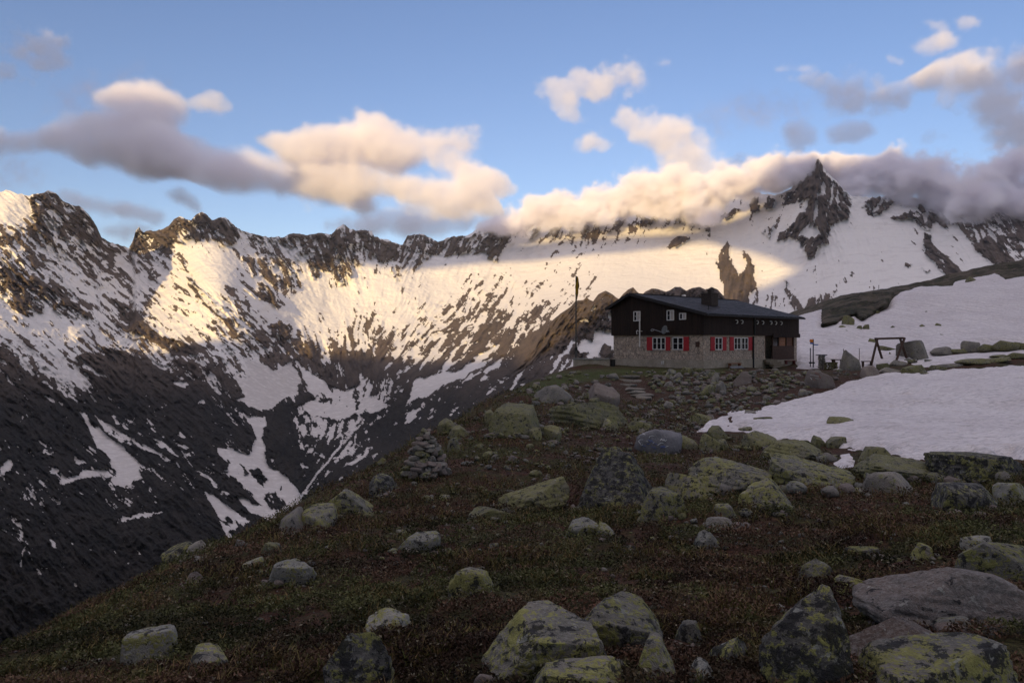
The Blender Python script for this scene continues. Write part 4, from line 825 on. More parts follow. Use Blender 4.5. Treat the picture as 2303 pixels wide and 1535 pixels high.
hero = [
 (1825, 1560, 200, 225, LD, 'large upright grey boulder with a bright yellow-green lichen streak and black patches, bottom right', 11, 0, .02, .5),
 (1398, 1478, 205, 112, L_, 'squared right-hand block of the big lichen-covered slab, bottom centre', 12, .1, 0, .45),
 (1232, 1530, 300, 132, L_, 'long low boulder covered in grey and yellow lichen, left half of the bottom centre slab', 13, .05, -.04, .6),
 (2150, 1412, 350, 118, SM, 'wide smooth grey and pink slab with almost no lichen, right of the upright boulder', 14, .1, .05, .9),
 (2062, 1505, 270, 88, RU, 'reddish brown slab tilted up to the right below the smooth grey slab', 15, -.1, -.22, .5),
 (2150, 1590, 370, 112, L_, 'flat-topped slab with yellow lichen and one orange spot in the bottom right corner', 16, 0, 0, .5),
 (812, 1565, 165, 130, LD, 'dark rounded boulder with black and yellow lichen spots at the bottom edge left of centre', 17, 0, -.15, .5),
 (872, 1440, 104, 54, PA, 'pale flat rock with white lichen just above the dark rounded boulder', 18, .2, -.1, .35),
 (1062, 1345, 108, 64, L_, 'ridge-shaped rock with a small dark hollow on the heather slope', 19, .3, -.1, .4),
 (655, 1314, 112, 52, PA, 'whitish flat-topped slab in green heather on the left slope', 20, .1, -.12, .4),
 (940, 1240, 112, 38, PA, 'low pale slab half sunk in heather on the slope under the cairn', 21, 0, -.18, .4),
 (330, 1486, 126, 64, PA, 'pale two-stepped rock at the lower left of the slope', 22, .2, -.2, .4),
 (455, 1516, 110, 50, L_, 'yellow lichened hump right of the pale two-stepped rock', 23, 0, -.12, .4),
 (1478, 1548, 96, 92, L_, 'rounded yellow-green boulder standing against the right end of the bottom slab', 24, 0, 0, .35),
 (1312, 1562, 250, 54, L_, 'lichened slab just reaching above the bottom edge of the picture', 25, 0, 0, .4),
 (1553, 1445, 64, 46, L_, 'small pointed rock with a yellow tip standing alone in the dark heather', 26, .3, 0, .2),
 (1650, 1515, 100, 74, LD, 'dark twin-topped rock with yellow crown left of the upright boulder', 27, 0, 0, .3),
 (1585, 1550, 64, 56, PA, 'little whitish stone at the bottom edge beside the twin-topped rock', 28, 0, 0, .2),
 (1398, 1140, 218, 122, LD, 'big domed outcrop mottled black and yellow in the middle of the slope', 29, 0, .05, 2.2),
 (1495, 1168, 118, 62, L_, 'rock with a curved bright yellow lichen rim in front of the domed outcrop', 30, .2, -.1, 1.0),
 (1555, 1122, 120, 46, L_, 'wedge of yellow lichened rock running down right from the domed outcrop', 31, 0, .25, 1.0),
 (1655, 1105, 180, 62, L_, 'left part of the long yellow-green outcrop below the snow', 32, 0, 0, 2.0),
 (1835, 1102, 200, 66, L_, 'right part of the long yellow-green outcrop below the snow', 33, .1, .04, 2.0),
 (1735, 1146, 120, 62, L_, 'grey and yellow boulder in front of the long outcrop', 34, 0, -.1, 1.0),
 (2050, 1082, 180, 48, OL, 'low olive slab along the lower edge of the snowfield', 35, 0, -.04, 1.8),
 (2230, 1080, 210, 54, LD, 'dark-edged slab at the right border below the snowfield', 36, 0, 0, 1.8),
 (2185, 1152, 150, 62, LD, 'dark pyramid-shaped rock on the right slope', 37, 0, .1, 1.0),
 (2292, 1135, 76, 46, PA, 'pale rock at the right border beside the dark pyramid', 38, 0, 0, .6),
 (2010, 1112, 120, 46, GR, 'grey broken rock between the outcrop and the olive slab', 39, 0, 0, .8),
 (2255, 1322, 190, 96, L_, 'bright yellow-green boulder at the right border above the smooth slab', 40, 0, 0, .5),
 (2212, 1242, 76, 32, PA, 'whitish rock with black spots just above the bright boulder at the right border', 41, 0, 0, .3),
 (1848, 1308, 84, 46, L_, 'small yellow rock in the heather right of centre', 42, .2, -.2, .25),
 (1938, 1252, 86, 20, L_, 'narrow flat stone with a yellow left end lying in the heather', 43, 0, 0, .2),
 (2082, 1262, 48, 38, L_, 'small round lichened stone between the flat stone and the right border', 44, 0, 0, .25),
 (1928, 1336, 66, 34, L_, 'yellow rock peeping out behind the smooth grey slab', 45, 0, -.1, .3),
 (434, 1313, 48, 26, PK, 'salmon pink stone on the left slope near the edge of the hill', 46, 0, -.15, .3),
 (606, 1254, 46, 32, OL, 'small pointed lichened rock above the whitish slab on the left slope', 47, 0, 0, .4),
 (565, 1283, 60, 22, PA, 'thin pale stone lying left of the pointed rock on the left slope', 48, 0, -.2, .4),
 (405, 1262, 76, 32, LD, 'rocky knob on the skyline edge of the left slope', 49, 0, -.35, .8),
 (440, 1248, 50, 26, GR, 'grey block next to the knob on the edge of the left slope', 50, 0, -.3, .6),
 (655, 1196, 66, 44, GR, 'grey rock on the hill edge directly above the valley snow', 51, 0, -.2, .8),
 (715, 1188, 88, 46, L_, 'cracked pinkish and yellow rock on the hill edge', 52, 0, -.25, 1.0),
 (790, 1155, 110, 54, L_, 'largest lichened rock of the hill edge below the cairn', 53, 0, -.35, 1.2),
 (862, 1112, 70, 42, LD, 'dark mottled rock just below left of the cairn', 54, 0, -.2, .9),
 (1215, 1148, 170, 52, OL, 'long slab slanting down left from the domed outcrop', 55, 0, -.32, 1.0),
 (1105, 1172, 120, 30, OL, 'lower piece of the slanting slab', 56, 0, -.3, .7),
 (1318, 1204, 92, 34, PA, 'pale slab slanting in the heather below the domed outcrop', 57, 0, -.3, .4),
 (1375, 1212, 46, 40, PA, 'whitish stone with a black side right of the pale slanting slab', 58, 0, -.4, .3),
 (1455, 1180, 60, 20, OL, 'flat olive stone in the heather under the domed outcrop', 59, 0, 0, .3),
 (1622, 1190, 70, 24, GR, 'low grey stone right of centre in the heather', 60, 0, -.1, .4),
 (1635, 1166, 60, 30, L_, 'small yellow-topped rock below the long outcrop', 61, 0, 0, .4),
 (1600, 1232, 60, 34, PA, 'small arched stone with pale rim in the heather', 62, 0, -.3, .3),
 (1160, 972, 118, 60, OL, 'broad olive outcrop above the cairn', 63, 0, -.12, 2.5),
 (1330, 962, 190, 58, OL, 'long olive outcrop below the stone steps', 64, 0, .05, 3.0),
 (1247, 905, 90, 38, GR, 'grey boulder with a light top left of the stone steps', 65, 0, -.1, 1.8),
 (1356, 908, 72, 44, PK, 'pinkish boulder beside the foot of the stone steps', 66, 0, .1, 1.6),
 (1243, 992, 42, 34, OL, 'squarish olive boulder in the dark heather below the outcrop', 67, 0, 0, 1.0),
 (1202, 986, 34, 24, OL, 'smaller olive boulder left of the squarish one', 68, 0, 0, .8),
 (1104, 952, 32, 30, OL, 'round grey-green boulder above the hill edge', 69, 0, 0, 1.0),
 (1012, 972, 56, 30, OL, 'yellowish boulder on the hill edge right above the cairn', 70, 0, -.3, 1.2),
 (1032, 986, 56, 26, OL, 'flat boulder below the yellowish one on the hill edge', 71, 0, -.1, 1.2),
 (1020, 1016, 36, 32, L_, 'yellow lichened boulder to the right of the cairn', 72, 0, 0, .8),
 (1368, 968, 34, 26, PA, 'pale pointed boulder below the long olive outcrop', 73, .2, 0, .9),
 (1152, 1040, 24, 16, PK, 'small pale pink stone right of the cairn', 74, 0, 0, .3),
 (1658, 868, 46, 38, PK, 'big tilted grey block below the middle of the hut', 76, .3, .5, 1.3),
 (1607, 858, 24, 22, GR, 'upright grey stone left of the tilted block', 77, .2, .3, .8),
 (1595, 888, 38, 24, OL, 'grey-green boulder in the scree left of the tilted block', 78, 0, .1, 1.2),
 (1625, 884, 26, 26, GR, 'roundish boulder touching the grey-green one in the scree', 79, 0, 0, .9),
 (1913, 834, 52, 46, GR, 'tall pointed boulder with a yellow foot behind the low stone wall', 81, 0, .15, 1.6),
 (2074, 808, 78, 46, GR, 'large dark rounded boulder right of the swing frame', 82, 0, -.25, 2.4),
 (1955, 848, 42, 28, PK, 'brownish boulder in the bank above the snowfield', 83, 0, .2, 1.2),
 (2062, 838, 60, 18, OL, 'yellowish flat rock at the top edge of the snowfield', 84, 0, 0, 1.2),
 (1893, 962, 64, 24, OL, 'olive rock standing alone in the middle of the near snow', 85, 0, 0, 1.2),
 (1712, 952, 62, 16, OL, 'flat olive rock at the left end of the snowfield', 86, 0, .08, 1.0),
 (1691, 938, 30, 14, GR, 'dark stone touching the flat olive rock in the snow', 87, 0, 0, .8),
 (1680, 970, 34, 10, OL, 'thin flat stone in the narrow tip of the snow', 88, 0, 0, .6),
 (1845, 1002, 36, 22, OL, 'left one of two rocks at the lower edge of the snow', 89, 0, 0, .8),
 (1884, 1006, 44, 24, OL, 'right one of two rocks at the lower edge of the snow', 90, 0, 0, .8),
 (1824, 981, 10, 7, LD, 'tiny dark stone in the snow left of the two edge rocks', 91, 0, 0, .2),
 (1712, 1006, 100, 34, OL, 'rounded olive rock below the left end of the snowfield', 92, 0, .05, 1.6),
 (1805, 1036, 160, 40, OL, 'long flat brown-green slab under the lower edge of the snow', 93, 0, .1, 2.0),
 (1980, 1040, 70, 34, OL, 'pointed olive rock at the bottom right edge of the snow', 94, 0, -.1, 1.0),
 (1548, 1008, 44, 26, OL, 'olive boulder right of the painted slab', 95, 0, .1, 1.0),
 (1592, 1014, 46, 34, OL, 'second olive boulder right of the painted slab, leaning right', 96, 0, .3, 1.0),
 (1628, 1010, 24, 22, OL, 'small olive boulder at the end of the row right of the painted slab', 97, 0, 0, .7),
 (1618, 988, 52, 28, OL, 'boulder just below the thin tip of the snow', 98, 0, 0, 1.2),
 (1440, 968, 60, 20, OL, 'long olive stone lying directly above the painted slab', 99, 0, .12, .9),
 (1575, 952, 54, 22, OL, 'olive stone leaning left of the snow tip', 100, 0, .35, 1.0),
]
SLABS = {12, 13, 14, 15, 16, 18, 20, 21, 22, 32, 33, 35, 36, 43, 55, 57, 63, 64, 93}
for i, (px, py, w, h, m, lab, sd, rot, tilt, dp) in enumerate(hero):
    big = w > 90 or py > 1180
    rock_at(px, py, w, h, m, lab, sd * 7 + 3, rot, tilt, depth=dp, n=5 if w > 150 else 4, cuts=5 if sd in SLABS else 9, rough=.12, box=.88 if sd in SLABS else .5, sink=.35 if sd in SLABS else .65)
MAT['bluegrey'] = rock_mat('smooth_bluish_grey_slab', (.21, .205, .215), (.27, .255, .26), -.12, YL, -.05, pale=(.33, .32, .32))
painted_slab = rock_at(1478, 1019, 112, 50, MAT['bluegrey'], 'flat grey slab beside the path painted with white and blue letters', 905, 0, .16, depth=1.7, n=4, cuts=5, rough=.05, box=.8, lean=-.35)
painted_boulder = rock_at(1846, 872, 72, 36, PK, 'pale rounded boulder painted with white and red trail marks below the stone pillar', 911, 0, .22, depth=1.6, n=4, cuts=4, rough=.05)
# marks painted on two of them
def flatmat(name, c, rough=.8): return material(name, lambda T, b: c, rough, .2)
MAT['paint_white'] = flatmat('white_paint', (.62, .62, .60)); MAT['paint_blue'] = flatmat('blue_paint', (.09, .15, .42)); MAT['paint_red'] = flatmat('red_paint', (.32, .06, .05))
def paint(o, name, strokes, mat, wpx):
    bpy.context.view_layer.update()
    M = o.matrix_world; me = o.data
    bvh = BVHTree.FromPolygons([M @ v.co for v in me.vertices], [tuple(p.vertices) for p in me.polygons])
    for st in strokes:
        mb = MB()
        P = []
        for (x0, y0), (x1, y1) in zip(st[:-1], st[1:]):
            for t in np.linspace(0, 1, 5)[:-1]: P.append((x0 + (x1 - x0) * t, y0 + (y1 - y0) * t))
        P.append(st[-1]); H = []
        for x, y in P:
            d = pix(x, y, 1).normalized(); hit, nrm, idx, dist = bvh.ray_cast(Vector((0, 0, 0)), d)
            if hit is not None: H.append(hit - d * .012)
        for a, b in zip(H[:-1], H[1:]):
            if (a - b).length < .5 and (a - b).length > 1e-4: mb.bar(a, b, wpx / F * a.y, .012)
        if mb.v:
            c = mb.build(name, mat); c.parent = o; c.matrix_parent_inverse = M.inverted()
if painted_slab:
    paint(painted_slab, 'white_letter', [[(1443, 973), (1451, 977)], [(1471, 980), (1466, 979), (1461, 981), (1460, 984)], [(1446, 988), (1440, 988), (1436, 991), (1438, 995), (1441, 998)],
        [(1485, 990), (1488, 986), (1490, 990)], [(1491, 991), (1493, 987), (1495, 991)], [(1496, 992), (1499, 988)], [(1492, 996), (1487, 995), (1482, 998), (1479, 1001)], [(1436, 984), (1438, 981)], [(1454, 991), (1458, 993)], [(1468, 997), (1471, 994)], [(1441, 1001), (1446, 999)], [(1496, 1005), (1503, 1002)]], MAT['paint_white'], 1.5)
    paint(painted_slab, 'blue_letter', [[(1458, 988), (1464, 994)], [(1463, 988), (1471, 996)], [(1472, 997), (1477, 998)], [(1455, 998), (1462, 997)], [(1465, 1002), (1470, 1008)], [(1471, 1003), (1475, 1009)], [(1485, 1004), (1495, 1002)], [(1486, 1006), (1498, 1004)], [(1445, 1001), (1452, 1003)]], MAT['paint_blue'], 1.5)
if painted_boulder:
    paint(painted_boulder, 'white_trail_mark', [[(1822, 842), (1832, 844)], [(1831, 844), (1841, 846)], [(1833, 850), (1840, 851)], [(1823, 849), (1826, 853)]], MAT['paint_white'], 1.8)
    paint(painted_boulder, 'red_trail_mark', [[(1833, 838), (1843, 843)], [(1829, 852), (1832, 855)], [(1842, 845), (1846, 850)]], MAT['paint_red'], 1.8)

# ---- loose stones: individual copies of a few shapes
def stone_set(k, mats):
    out = []
    for i in range(k):
        V, Fq = rock_geo(500 + i * 13, 3, 8, 1.0, .10, 1.0, .55); out.append([np_mesh('stone', V, Fq, m, True) for m in mats])
    return out
mats_s = [GR, OL, PK, L_, PA]; SHAPES = stone_set(9, mats_s)
zones = [  # polygon, how many, width range px, material weights, label, group
 ([(1395, 838), (1640, 832), (1800, 834), (1890, 840), (1880, 862), (1700, 890), (1560, 900), (1450, 892)], 86, (9, 26), (.5, .2, .22, .05, .03), 'grey stone in the rubble bank just below the hut wall', 'stones in the rubble bank below the hut'),
 ([(1480, 900), (1700, 890), (1840, 880), (1700, 925), (1600, 935), (1560, 985), (1440, 985), (1400, 920)], 52, (9, 28), (.3, .45, .15, .08, .02), 'stone in the dark earth between the rubble bank and the snowfield', 'stones in the earth between rubble and snow'),
 ([(1190, 860), (1290, 836), (1385, 845), (1390, 900), (1290, 940), (1120, 925), (1130, 895)], 30, (9, 28), (.4, .4, .1, .08, .02), 'stone in the grass between the concrete tank and the hill edge', 'stones in the grass left of the steps'),
 ([(1000, 960), (1110, 915), (1300, 930), (1420, 985), (1420, 1030), (1200, 1060), (1040, 1060)], 28, (9, 30), (.2, .5, .08, .2, .02), 'lichened stone in the heather above and right of the cairn', 'stones between the cairn and the steps'),
 ([(860, 1090), (1280, 1040), (1320, 1200), (900, 1380), (650, 1290), (700, 1210)], 22, (10, 30), (.15, .25, .1, .35, .15), 'small lichened stone in brown heather on the middle slope', 'small stones in the heather of the middle slope'),
 ([(1320, 1180), (2303, 1120), (2303, 1220), (1900, 1440), (1500, 1420), (1300, 1300)], 34, (12, 40), (.2, .2, .1, .3, .2), 'small stone among grass tufts on the lower right slope', 'small stones among the grass tufts'),
 ([(0, 1470), (300, 1335), (620, 1200), (900, 1390), (700, 1520), (0, 1535)], 20, (10, 30), (.15, .25, .1, .3, .2), 'small stone half hidden in heather on the lower left slope', 'small stones on the lower left slope'),
 ([(330, 1320), (500, 1216), (640, 1170), (900, 1018), (1000, 962), (1010, 975), (900, 1050), (650, 1200), (480, 1250), (340, 1335)], 16, (12, 34), (.3, .3, .1, .2, .1), 'stone on the very edge of the hill above the valley', 'stones along the hill edge'),
 ([(1490, 1040), (1560, 1045), (1500, 1010), (1420, 1020), (1440, 1040)], 8, (10, 20), (.5, .2, .3, 0, 0), 'small stone on the path below the painted slab', 'small stones on the path'),
]
def on_steps(x, y): return bool(inpoly([(1384, 842), (1446, 842), (1478, 900), (1420, 904), (1404, 880)], np.array([x]), np.array([y]))[0])
def zone_pts(poly, k, rnd):
    P = np.array(poly); x0, y0 = P.min(0); x1, y1 = P.max(0); out = []
    while len(out) < k:
        x = rnd.uniform(x0, x1); y = rnd.uniform(y0, y1)
        if inpoly(poly, np.array([x]), np.array([y]))[0]: out.append((x, y))
    return out
rnd = random.Random(42); n_st = 0
for poly, k, (w0, w1), wt, lab, grp in zones:
    for (x, y) in zone_pts(poly, k, rnd):
        p = ray_ground(x, y)
        if p is None or on_steps(x, y): continue
        w = (w0 + (w1 - w0) * rnd.random() ** 2.2) / F * p.y
        me = rnd.choice(SHAPES)[rnd.choices(range(5), wt)[0]]
        o = link_mesh(me, 'stone'); h = w * rnd.uniform(.45, .8)
        o.location = (p.x, p.y, p.z - h * .36); o.scale = (w, w * rnd.uniform(.7, 1.1), h)
        o.rotation_euler = (rnd.uniform(-.3, .3), rnd.uniform(-.4, .4), rnd.uniform(0, 6.28)); tag(o, lab, 'stone', grp); n_st += 1
# stones melted out of the upper snow slope
sl = [(1908, 738, 26, 20), (1893, 744, 22, 8), (1932, 746, 12, 9), (1945, 747, 15, 12), (1925, 741, 10, 5), (1903, 752, 13, 6), (1868, 776, 12, 5), (1880, 772, 12, 5), (1888, 770, 8, 4), (1808, 780, 7, 4), (1800, 786, 14, 5), (1795, 814, 8, 3), (2007, 745, 20, 8), (2000, 733, 8, 4), (2026, 742, 8, 4), (2073, 742, 20, 8), (2107, 741, 15, 9), (2062, 732, 7, 3),
      (2101, 761, 13, 5), (2119, 762, 12, 7), (2114, 779, 8, 4), (2080, 708, 10, 5), (2118, 711, 7, 3), (2234, 731, 7, 4), (2201, 699, 5, 3), (2183, 637, 26, 10), (2192, 643, 12, 4), (1962, 777, 22, 10), (1995, 799, 44, 14), (2013, 787, 13, 6), (1960, 803, 12, 5), (2000, 808, 6, 10), (1808, 728, 6, 4), (1972, 707, 9, 5), (1974, 700, 8, 4), (1849, 782, 4, 3), (2238, 640, 10, 4)]
for x, y, w, h in sl:
    p = ray_ground(x, y, 40)
    if p is None: continue
    W = w / F * p.y; H = h / F * p.y
    o = link_mesh(rnd.choice(SHAPES)[1], 'stone'); o.location = (p.x, p.y - .2, p.z + .1 - H * .1); o.scale = (W, W * .8, H * 1.5); o.rotation_euler = (0, rnd.uniform(-.15, .15), rnd.uniform(-.5, .5))
    tag(o, 'dark stone poking out of the snow slope behind the swing frame', 'stone', 'stones melted out of the upper snow slope')
# band of blocks between the snow slope and the snow strip
for x, y, w, h in [(2118, 798, 40, 16), (2150, 794, 44, 14), (2186, 792, 40, 22), (2222, 790, 46, 16), (2262, 788, 44, 20), (2296, 786, 40, 16), (2140, 824, 70, 10), (2186, 818, 60, 14), (2240, 812, 74, 12), (2290, 806, 50, 12), (2245, 803, 30, 8), (2086, 843, 28, 7), (2110, 833, 40, 10), (2020, 822, 36, 14), (1985, 830, 34, 14), (2000, 838, 40, 14)]:
    p = ray_ground(x, y, 30)
    if p is None: continue
    W = w / F * p.y; H = h / F * p.y
    o = link_mesh(rnd.choice(SHAPES)[rnd.choice([0, 1, 1])], 'stone'); o.location = (p.x, p.y, p.z - H * .15); H *= rnd.uniform(.5, .8); W *= rnd.uniform(.9, 1.35); o.scale = (W, W * .6, H * 1.7); o.rotation_euler = (0, rnd.uniform(-.12, .12), rnd.uniform(-.3, .3))
    tag(o, 'mossy block in the dark band between the two upper snow sheets at the right border', 'stone', 'mossy blocks between the upper snow sheets')
# gravel and pebbles nobody could count
def gravel(name, label, polys, counts, wr, mats, seed, extra=()):
    r = random.Random(seed); Vs = []; Fs = []; k = 0; base = [rock_geo(900 + i, 2, 7, 1, .1, 1, .5) for i in range(6)]; mi = []
    spots = [(x, y, wr[0] + (wr[1] - wr[0]) * r.random() ** 2) for poly, cnt in zip(polys, counts) for (x, y) in zone_pts(poly, cnt, r)] + list(extra)
    for (x, y, wp) in spots:
            p = ray_ground(x, y)
            if p is None or on_steps(x, y): continue
            V, Fq = r.choice(base); w = wp / F * p.y
            c, s = math.cos(r.uniform(0, 6.3)), math.sin(r.uniform(0, 6.3)); a = r.uniform(0, 6.28); c, s = math.cos(a), math.sin(a)
            Q = V * np.array([w, w * .8, w * r.uniform(.4, .7)]); Q = np.stack([Q[:, 0] * c - Q[:, 1] * s, Q[:, 0] * s + Q[:, 1] * c, Q[:, 2] - w * .12], 1) + np.array(p)
            Vs.append(Q); Fs.append(Fq + k); k += len(V); mi.append(np.full(len(Fq), r.randrange(len(mats))))
    me = np_mesh(name, np.concatenate(Vs), np.concatenate(Fs), None, True)
    for m in mats: me.materials.append(m)
    me.polygons.foreach_set('material_index', np.concatenate(mi).astype(np.int32)); tag(link_mesh(me, name), label, 'gravel', kind='stuff')
rs = random.Random(77)
sat = [(px + rs.uniform(-.62, .62) * w, py + rs.uniform(-.05, .22) * h, w * rs.uniform(.06, .26)) for (px, py, w, h, *_q) in hero if w > 44 for _ in range(11)]
gravel('rubble', 'small rubble and pebbles strewn over the slope', [z[0] for z in zones], [700, 420, 180, 330, 300, 640, 210, 60, 40], (3, 19), [GR, PK, OL, PA, L_], 5, extra=sat)
# ---------------------------------------------------------------- the hut
def simple(name, c, rough=.7, spec=.3, bumpscale=None, var=.25):
    def f(T, b):
        g = T.n('ShaderNodeNewGeometry'); n = T.noise(g.outputs['Position'], bumpscale or 6, 4, .6)
        col = T.mix(T.ramp(n, .3, .7), tuple(x * (1 - var) for x in c), tuple(x * (1 + var) for x in c))
        return col, T.bump(n, .2, .02)
    return material(name, f, rough, spec)
def m_stone(T, b):
    tc = T.n('ShaderNodeTexCoord'); P = tc.outputs['Object']
    w = T.vmath('ADD', P, T.vmath('MULTIPLY', T.noise(P, 3, 2, .5, col=True), (.35, .35, .35)))
    d = T.n('ShaderNodeTexVoronoi', feature='DISTANCE_TO_EDGE'); T.link(w, d.inputs['Vector']); d.inputs['Scale'].default_value = 3.4
    c = T.n('ShaderNodeTexVoronoi', feature='F1'); T.link(w, c.inputs['Vector']); c.inputs['Scale'].default_value = 3.4
    sp = T.n('ShaderNodeSeparateColor'); T.link(c.outputs['Color'], sp.inputs[0])
    n = T.noise(P, 14, 4, .6)
    col = T.mix(sp.outputs[0], (.42, .32, .24), (.66, .52, .40)); col = T.mix(T.math('MULTIPLY', sp.outputs[1], .5), col, (.34, .32, .29))
    col = T.mix(T.ramp(n, .3, .8), col, (.26, .21, .175)); col = T.mix(T.ramp(d.outputs['Distance'], .07, .02), col, (.15, .125, .11))
    return col, T.bump(T.math('ADD', T.ramp(d.outputs['Distance'], 0, .09), T.math('MULTIPLY', n, .3)), .7, .03)
MAT['masonry'] = material('rough_stone_masonry', m_stone, .9, .15)
def m_cement(T, b):
    tc = T.n('ShaderNodeTexCoord'); P = tc.outputs['Object']
    n = T.noise(P, 1.5, 5, .7); s = T.noise(P, 22, 3, .6)
    col = T.mix(T.ramp(n, .3, .7), (.29, .25, .19), (.42, .36, .29)); return T.mix(T.ramp(s, .4, .8), col, (.16, .14, .12)), T.bump(s, .3, .01)
MAT['cement'] = material('weathered_cement', m_cement, .92, .15)
def m_boards(T, b):
    tc = T.n('ShaderNodeTexCoord'); P = tc.outputs['Object']; sp = T.n('ShaderNodeSeparateXYZ'); T.link(P, sp.inputs[0])
    xy = T.math('ADD', sp.outputs[0], sp.outputs[1]); fr = T.math('FRACT', T.math('MULTIPLY', xy, 5.5)); idn = T.math('FLOOR', T.math('MULTIPLY', xy, 5.5))
    wn = T.n('ShaderNodeTexWhiteNoise', noise_dimensions='1D'); T.link(idn, wn.inputs['W'])
    gr = T.n('ShaderNodeMapping'); T.link(P, gr.inputs[0]); gr.inputs['Scale'].default_value = (12, 12, .8)
    n = T.noise(gr.outputs[0], 2, 4, .6)
    col = T.mix(wn.outputs[0], (.012, .008, .007), (.026, .016, .012)); col = T.mix(T.ramp(n, .4, .75), col, (.036, .022, .017))
    edge = T.ramp(T.math('ABSOLUTE', T.math('SUBTRACT', fr, .5)), .44, .49)
    col = T.mix(edge, col, (.004, .003, .003)); return col, T.bump(T.math('SUBTRACT', n, T.math('MULTIPLY', edge, 2)), .4, .01)
MAT['boards'] = material('dark_timber_boards', m_boards, .8, .2)
def m_roof(T, b):
    tc = T.n('ShaderNodeTexCoord'); mp = T.n('ShaderNodeMapping'); T.link(tc.outputs['Object'], mp.inputs[0])
    mp.inputs['Rotation'].default_value = (0, 0, R(32)); br = T.n('ShaderNodeTexBrick'); T.link(mp.outputs[0], br.inputs['Vector'])
    for k, v in (('Scale', 1.0), ('Mortar Size', .035), ('Brick Width', .62), ('Row Height', .42), ('Mortar Smooth', .3)): br.inputs[k].default_value = v
    br.inputs['Color1'].default_value = (.010, .010, .012, 1); br.inputs['Color2'].default_value = (.085, .085, .095, 1); br.inputs['Mortar'].default_value = (.010, .010, .014, 1)
    n = T.noise(tc.outputs['Object'], 5, 4, .6)
    col = T.mix(T.ramp(n, .42, .62), br.outputs[0], (.016, .016, .019)); b.inputs['Roughness'].default_value = .7
    inv = T.math('SUBTRACT', 1.0, br.outputs['Fac'])
    return col, T.bump(T.math('ADD', inv, T.math('MULTIPLY', n, .6)), .9, .05)
MAT['slates'] = material('wet_slates', m_roof, .7, .12)
MAT['roof_edge'] = simple('dark_roof_edge', (.018, .015, .016), .6)
MAT['white_wood'] = simple('white_painted_wood', (.62, .60, .58), .6, var=.06)
MAT['red_wood'] = simple('red_painted_shutter', (.33, .016, .022), .55, var=.15)
def m_glass(T, b):
    b.inputs['Roughness'].default_value = .08; b.inputs['Specular IOR Level'].default_value = .6; return (.012, .012, .015)
MAT['glass'] = material('window_glass', m_glass, .08, .6)
MAT['curtain'] = simple('pale_curtain', (.45, .40, .37), .9, var=.1)
MAT['brown_wood'] = simple('brown_timber', (.055, .028, .018), .7)
MAT['orange_tone'] = simple('orange_timber_and_reflection', (.30, .12, .05), .5, bumpscale=9)
MAT['black'] = simple('black_metal', (.010, .010, .011), .5)
MAT['steel'] = simple('grey_galvanised_steel', (.30, .31, .33), .5, .5, var=.12)
MAT['chimney'] = simple('dark_chimney_cladding', (.040, .030, .026), .8)

C0 = Vector((14.9, 62.0, -2.15)); ANG = math.atan2(.678, .735)
hut = empty('mountain_hut', C0, ANG)
tag(hut, 'long mountain hut with stone ground floor, black timber upper floor and red shutters', 'hut')
JZ = 2.69
m = MB(); m.box((4.6, 4.53, JZ / 2), (9.2, 9.06, JZ)); m.box((11.98, 5.13, JZ / 2), (5.56, 7.86, JZ - .004)); m.box((14.53, .25, 1.62), (.46, .5, 2.13)); m.build('stone_wall', MAT['masonry'], hut)
m = MB(); m.box((4.58, 4.53, .20), (9.30, 9.2, .98)); m.box((12.65, .62, .13), (4.3, 1.25, .84)); m.build('plinth', MAT['cement'], hut)
# lintel band over the windows
m = MB(); m.box((3.9, -.015, 2.60), (6.7, .05, .14)); m.box((-.015, 3.9, 2.60), (.05, 3.9, .14)); m.build('lintel_band', MAT['cement'], hut)
# timber storey: gable section pushed along the house
sec = [(-.14, JZ - .04), (9.2, JZ - .04), (9.2, 4.98), (7.02, 6.02), (-.14, 4.26)]
m = MB(); n = len(sec)
vs = [(-.14, b_, z_) for b_, z_ in sec] + [(14.9, b_, z_) for b_, z_ in sec]
m.add(vs, [(i, (i + 1) % n, n + (i + 1) % n, n + i) for i in range(n)] + [tuple(range(n))[::-1], tuple(range(n, 2 * n))]); m.box((12.6, -.16, JZ - .02), (4.7, .14, .34)); m.build('timber_storey', MAT['boards'], hut)
# roof: two slabs
def slab(mb, q, t):
    a, b_, c, d = map(Vector, q); nn = (b_ - a).cross(d - a).normalized(); nn = nn if nn.z > 0 else -nn
    vs = [a, b_, c, d] + [p + nn * t for p in (a, b_, c, d)]
    mb.add(vs, [(0, 1, 2, 3), (4, 5, 6, 7), (0, 1, 5, 4), (1, 2, 6, 5), (2, 3, 7, 6), (3, 0, 4, 7)])
roof = None
m = MB(); slab(m, [(-.45, -.5, 4.20), (15.2, -.5, 4.20), (16.3, 7.02, 6.06), (-.45, 7.02, 6.06)], .12); roof = m.build('roof', MAT['slates'], hut)
m = MB(); slab(m, [(-.45, 7.022, 6.06), (16.3, 7.022, 6.06), (16.0, 9.5, 4.88), (-.45, 9.5, 4.88)], .12); slab(m, [(-.50, -.55, 4.13), (-.46, -.55, 4.13), (-.46, 7.02, 6.0), (-.50, 7.02, 6.0)], .24); slab(m, [(-.50, 7.02, 6.0), (-.46, 7.02, 6.0), (-.46, 9.55, 4.80), (-.50, 9.55, 4.80)], .24)
m.box((7.4, -.56, 4.19), (15.6, .10, .12)); m.box((8.0, 7.02, 6.20), (16.6, .3, .06)); m.build('roof_edge', MAT['roof_edge'], roof)
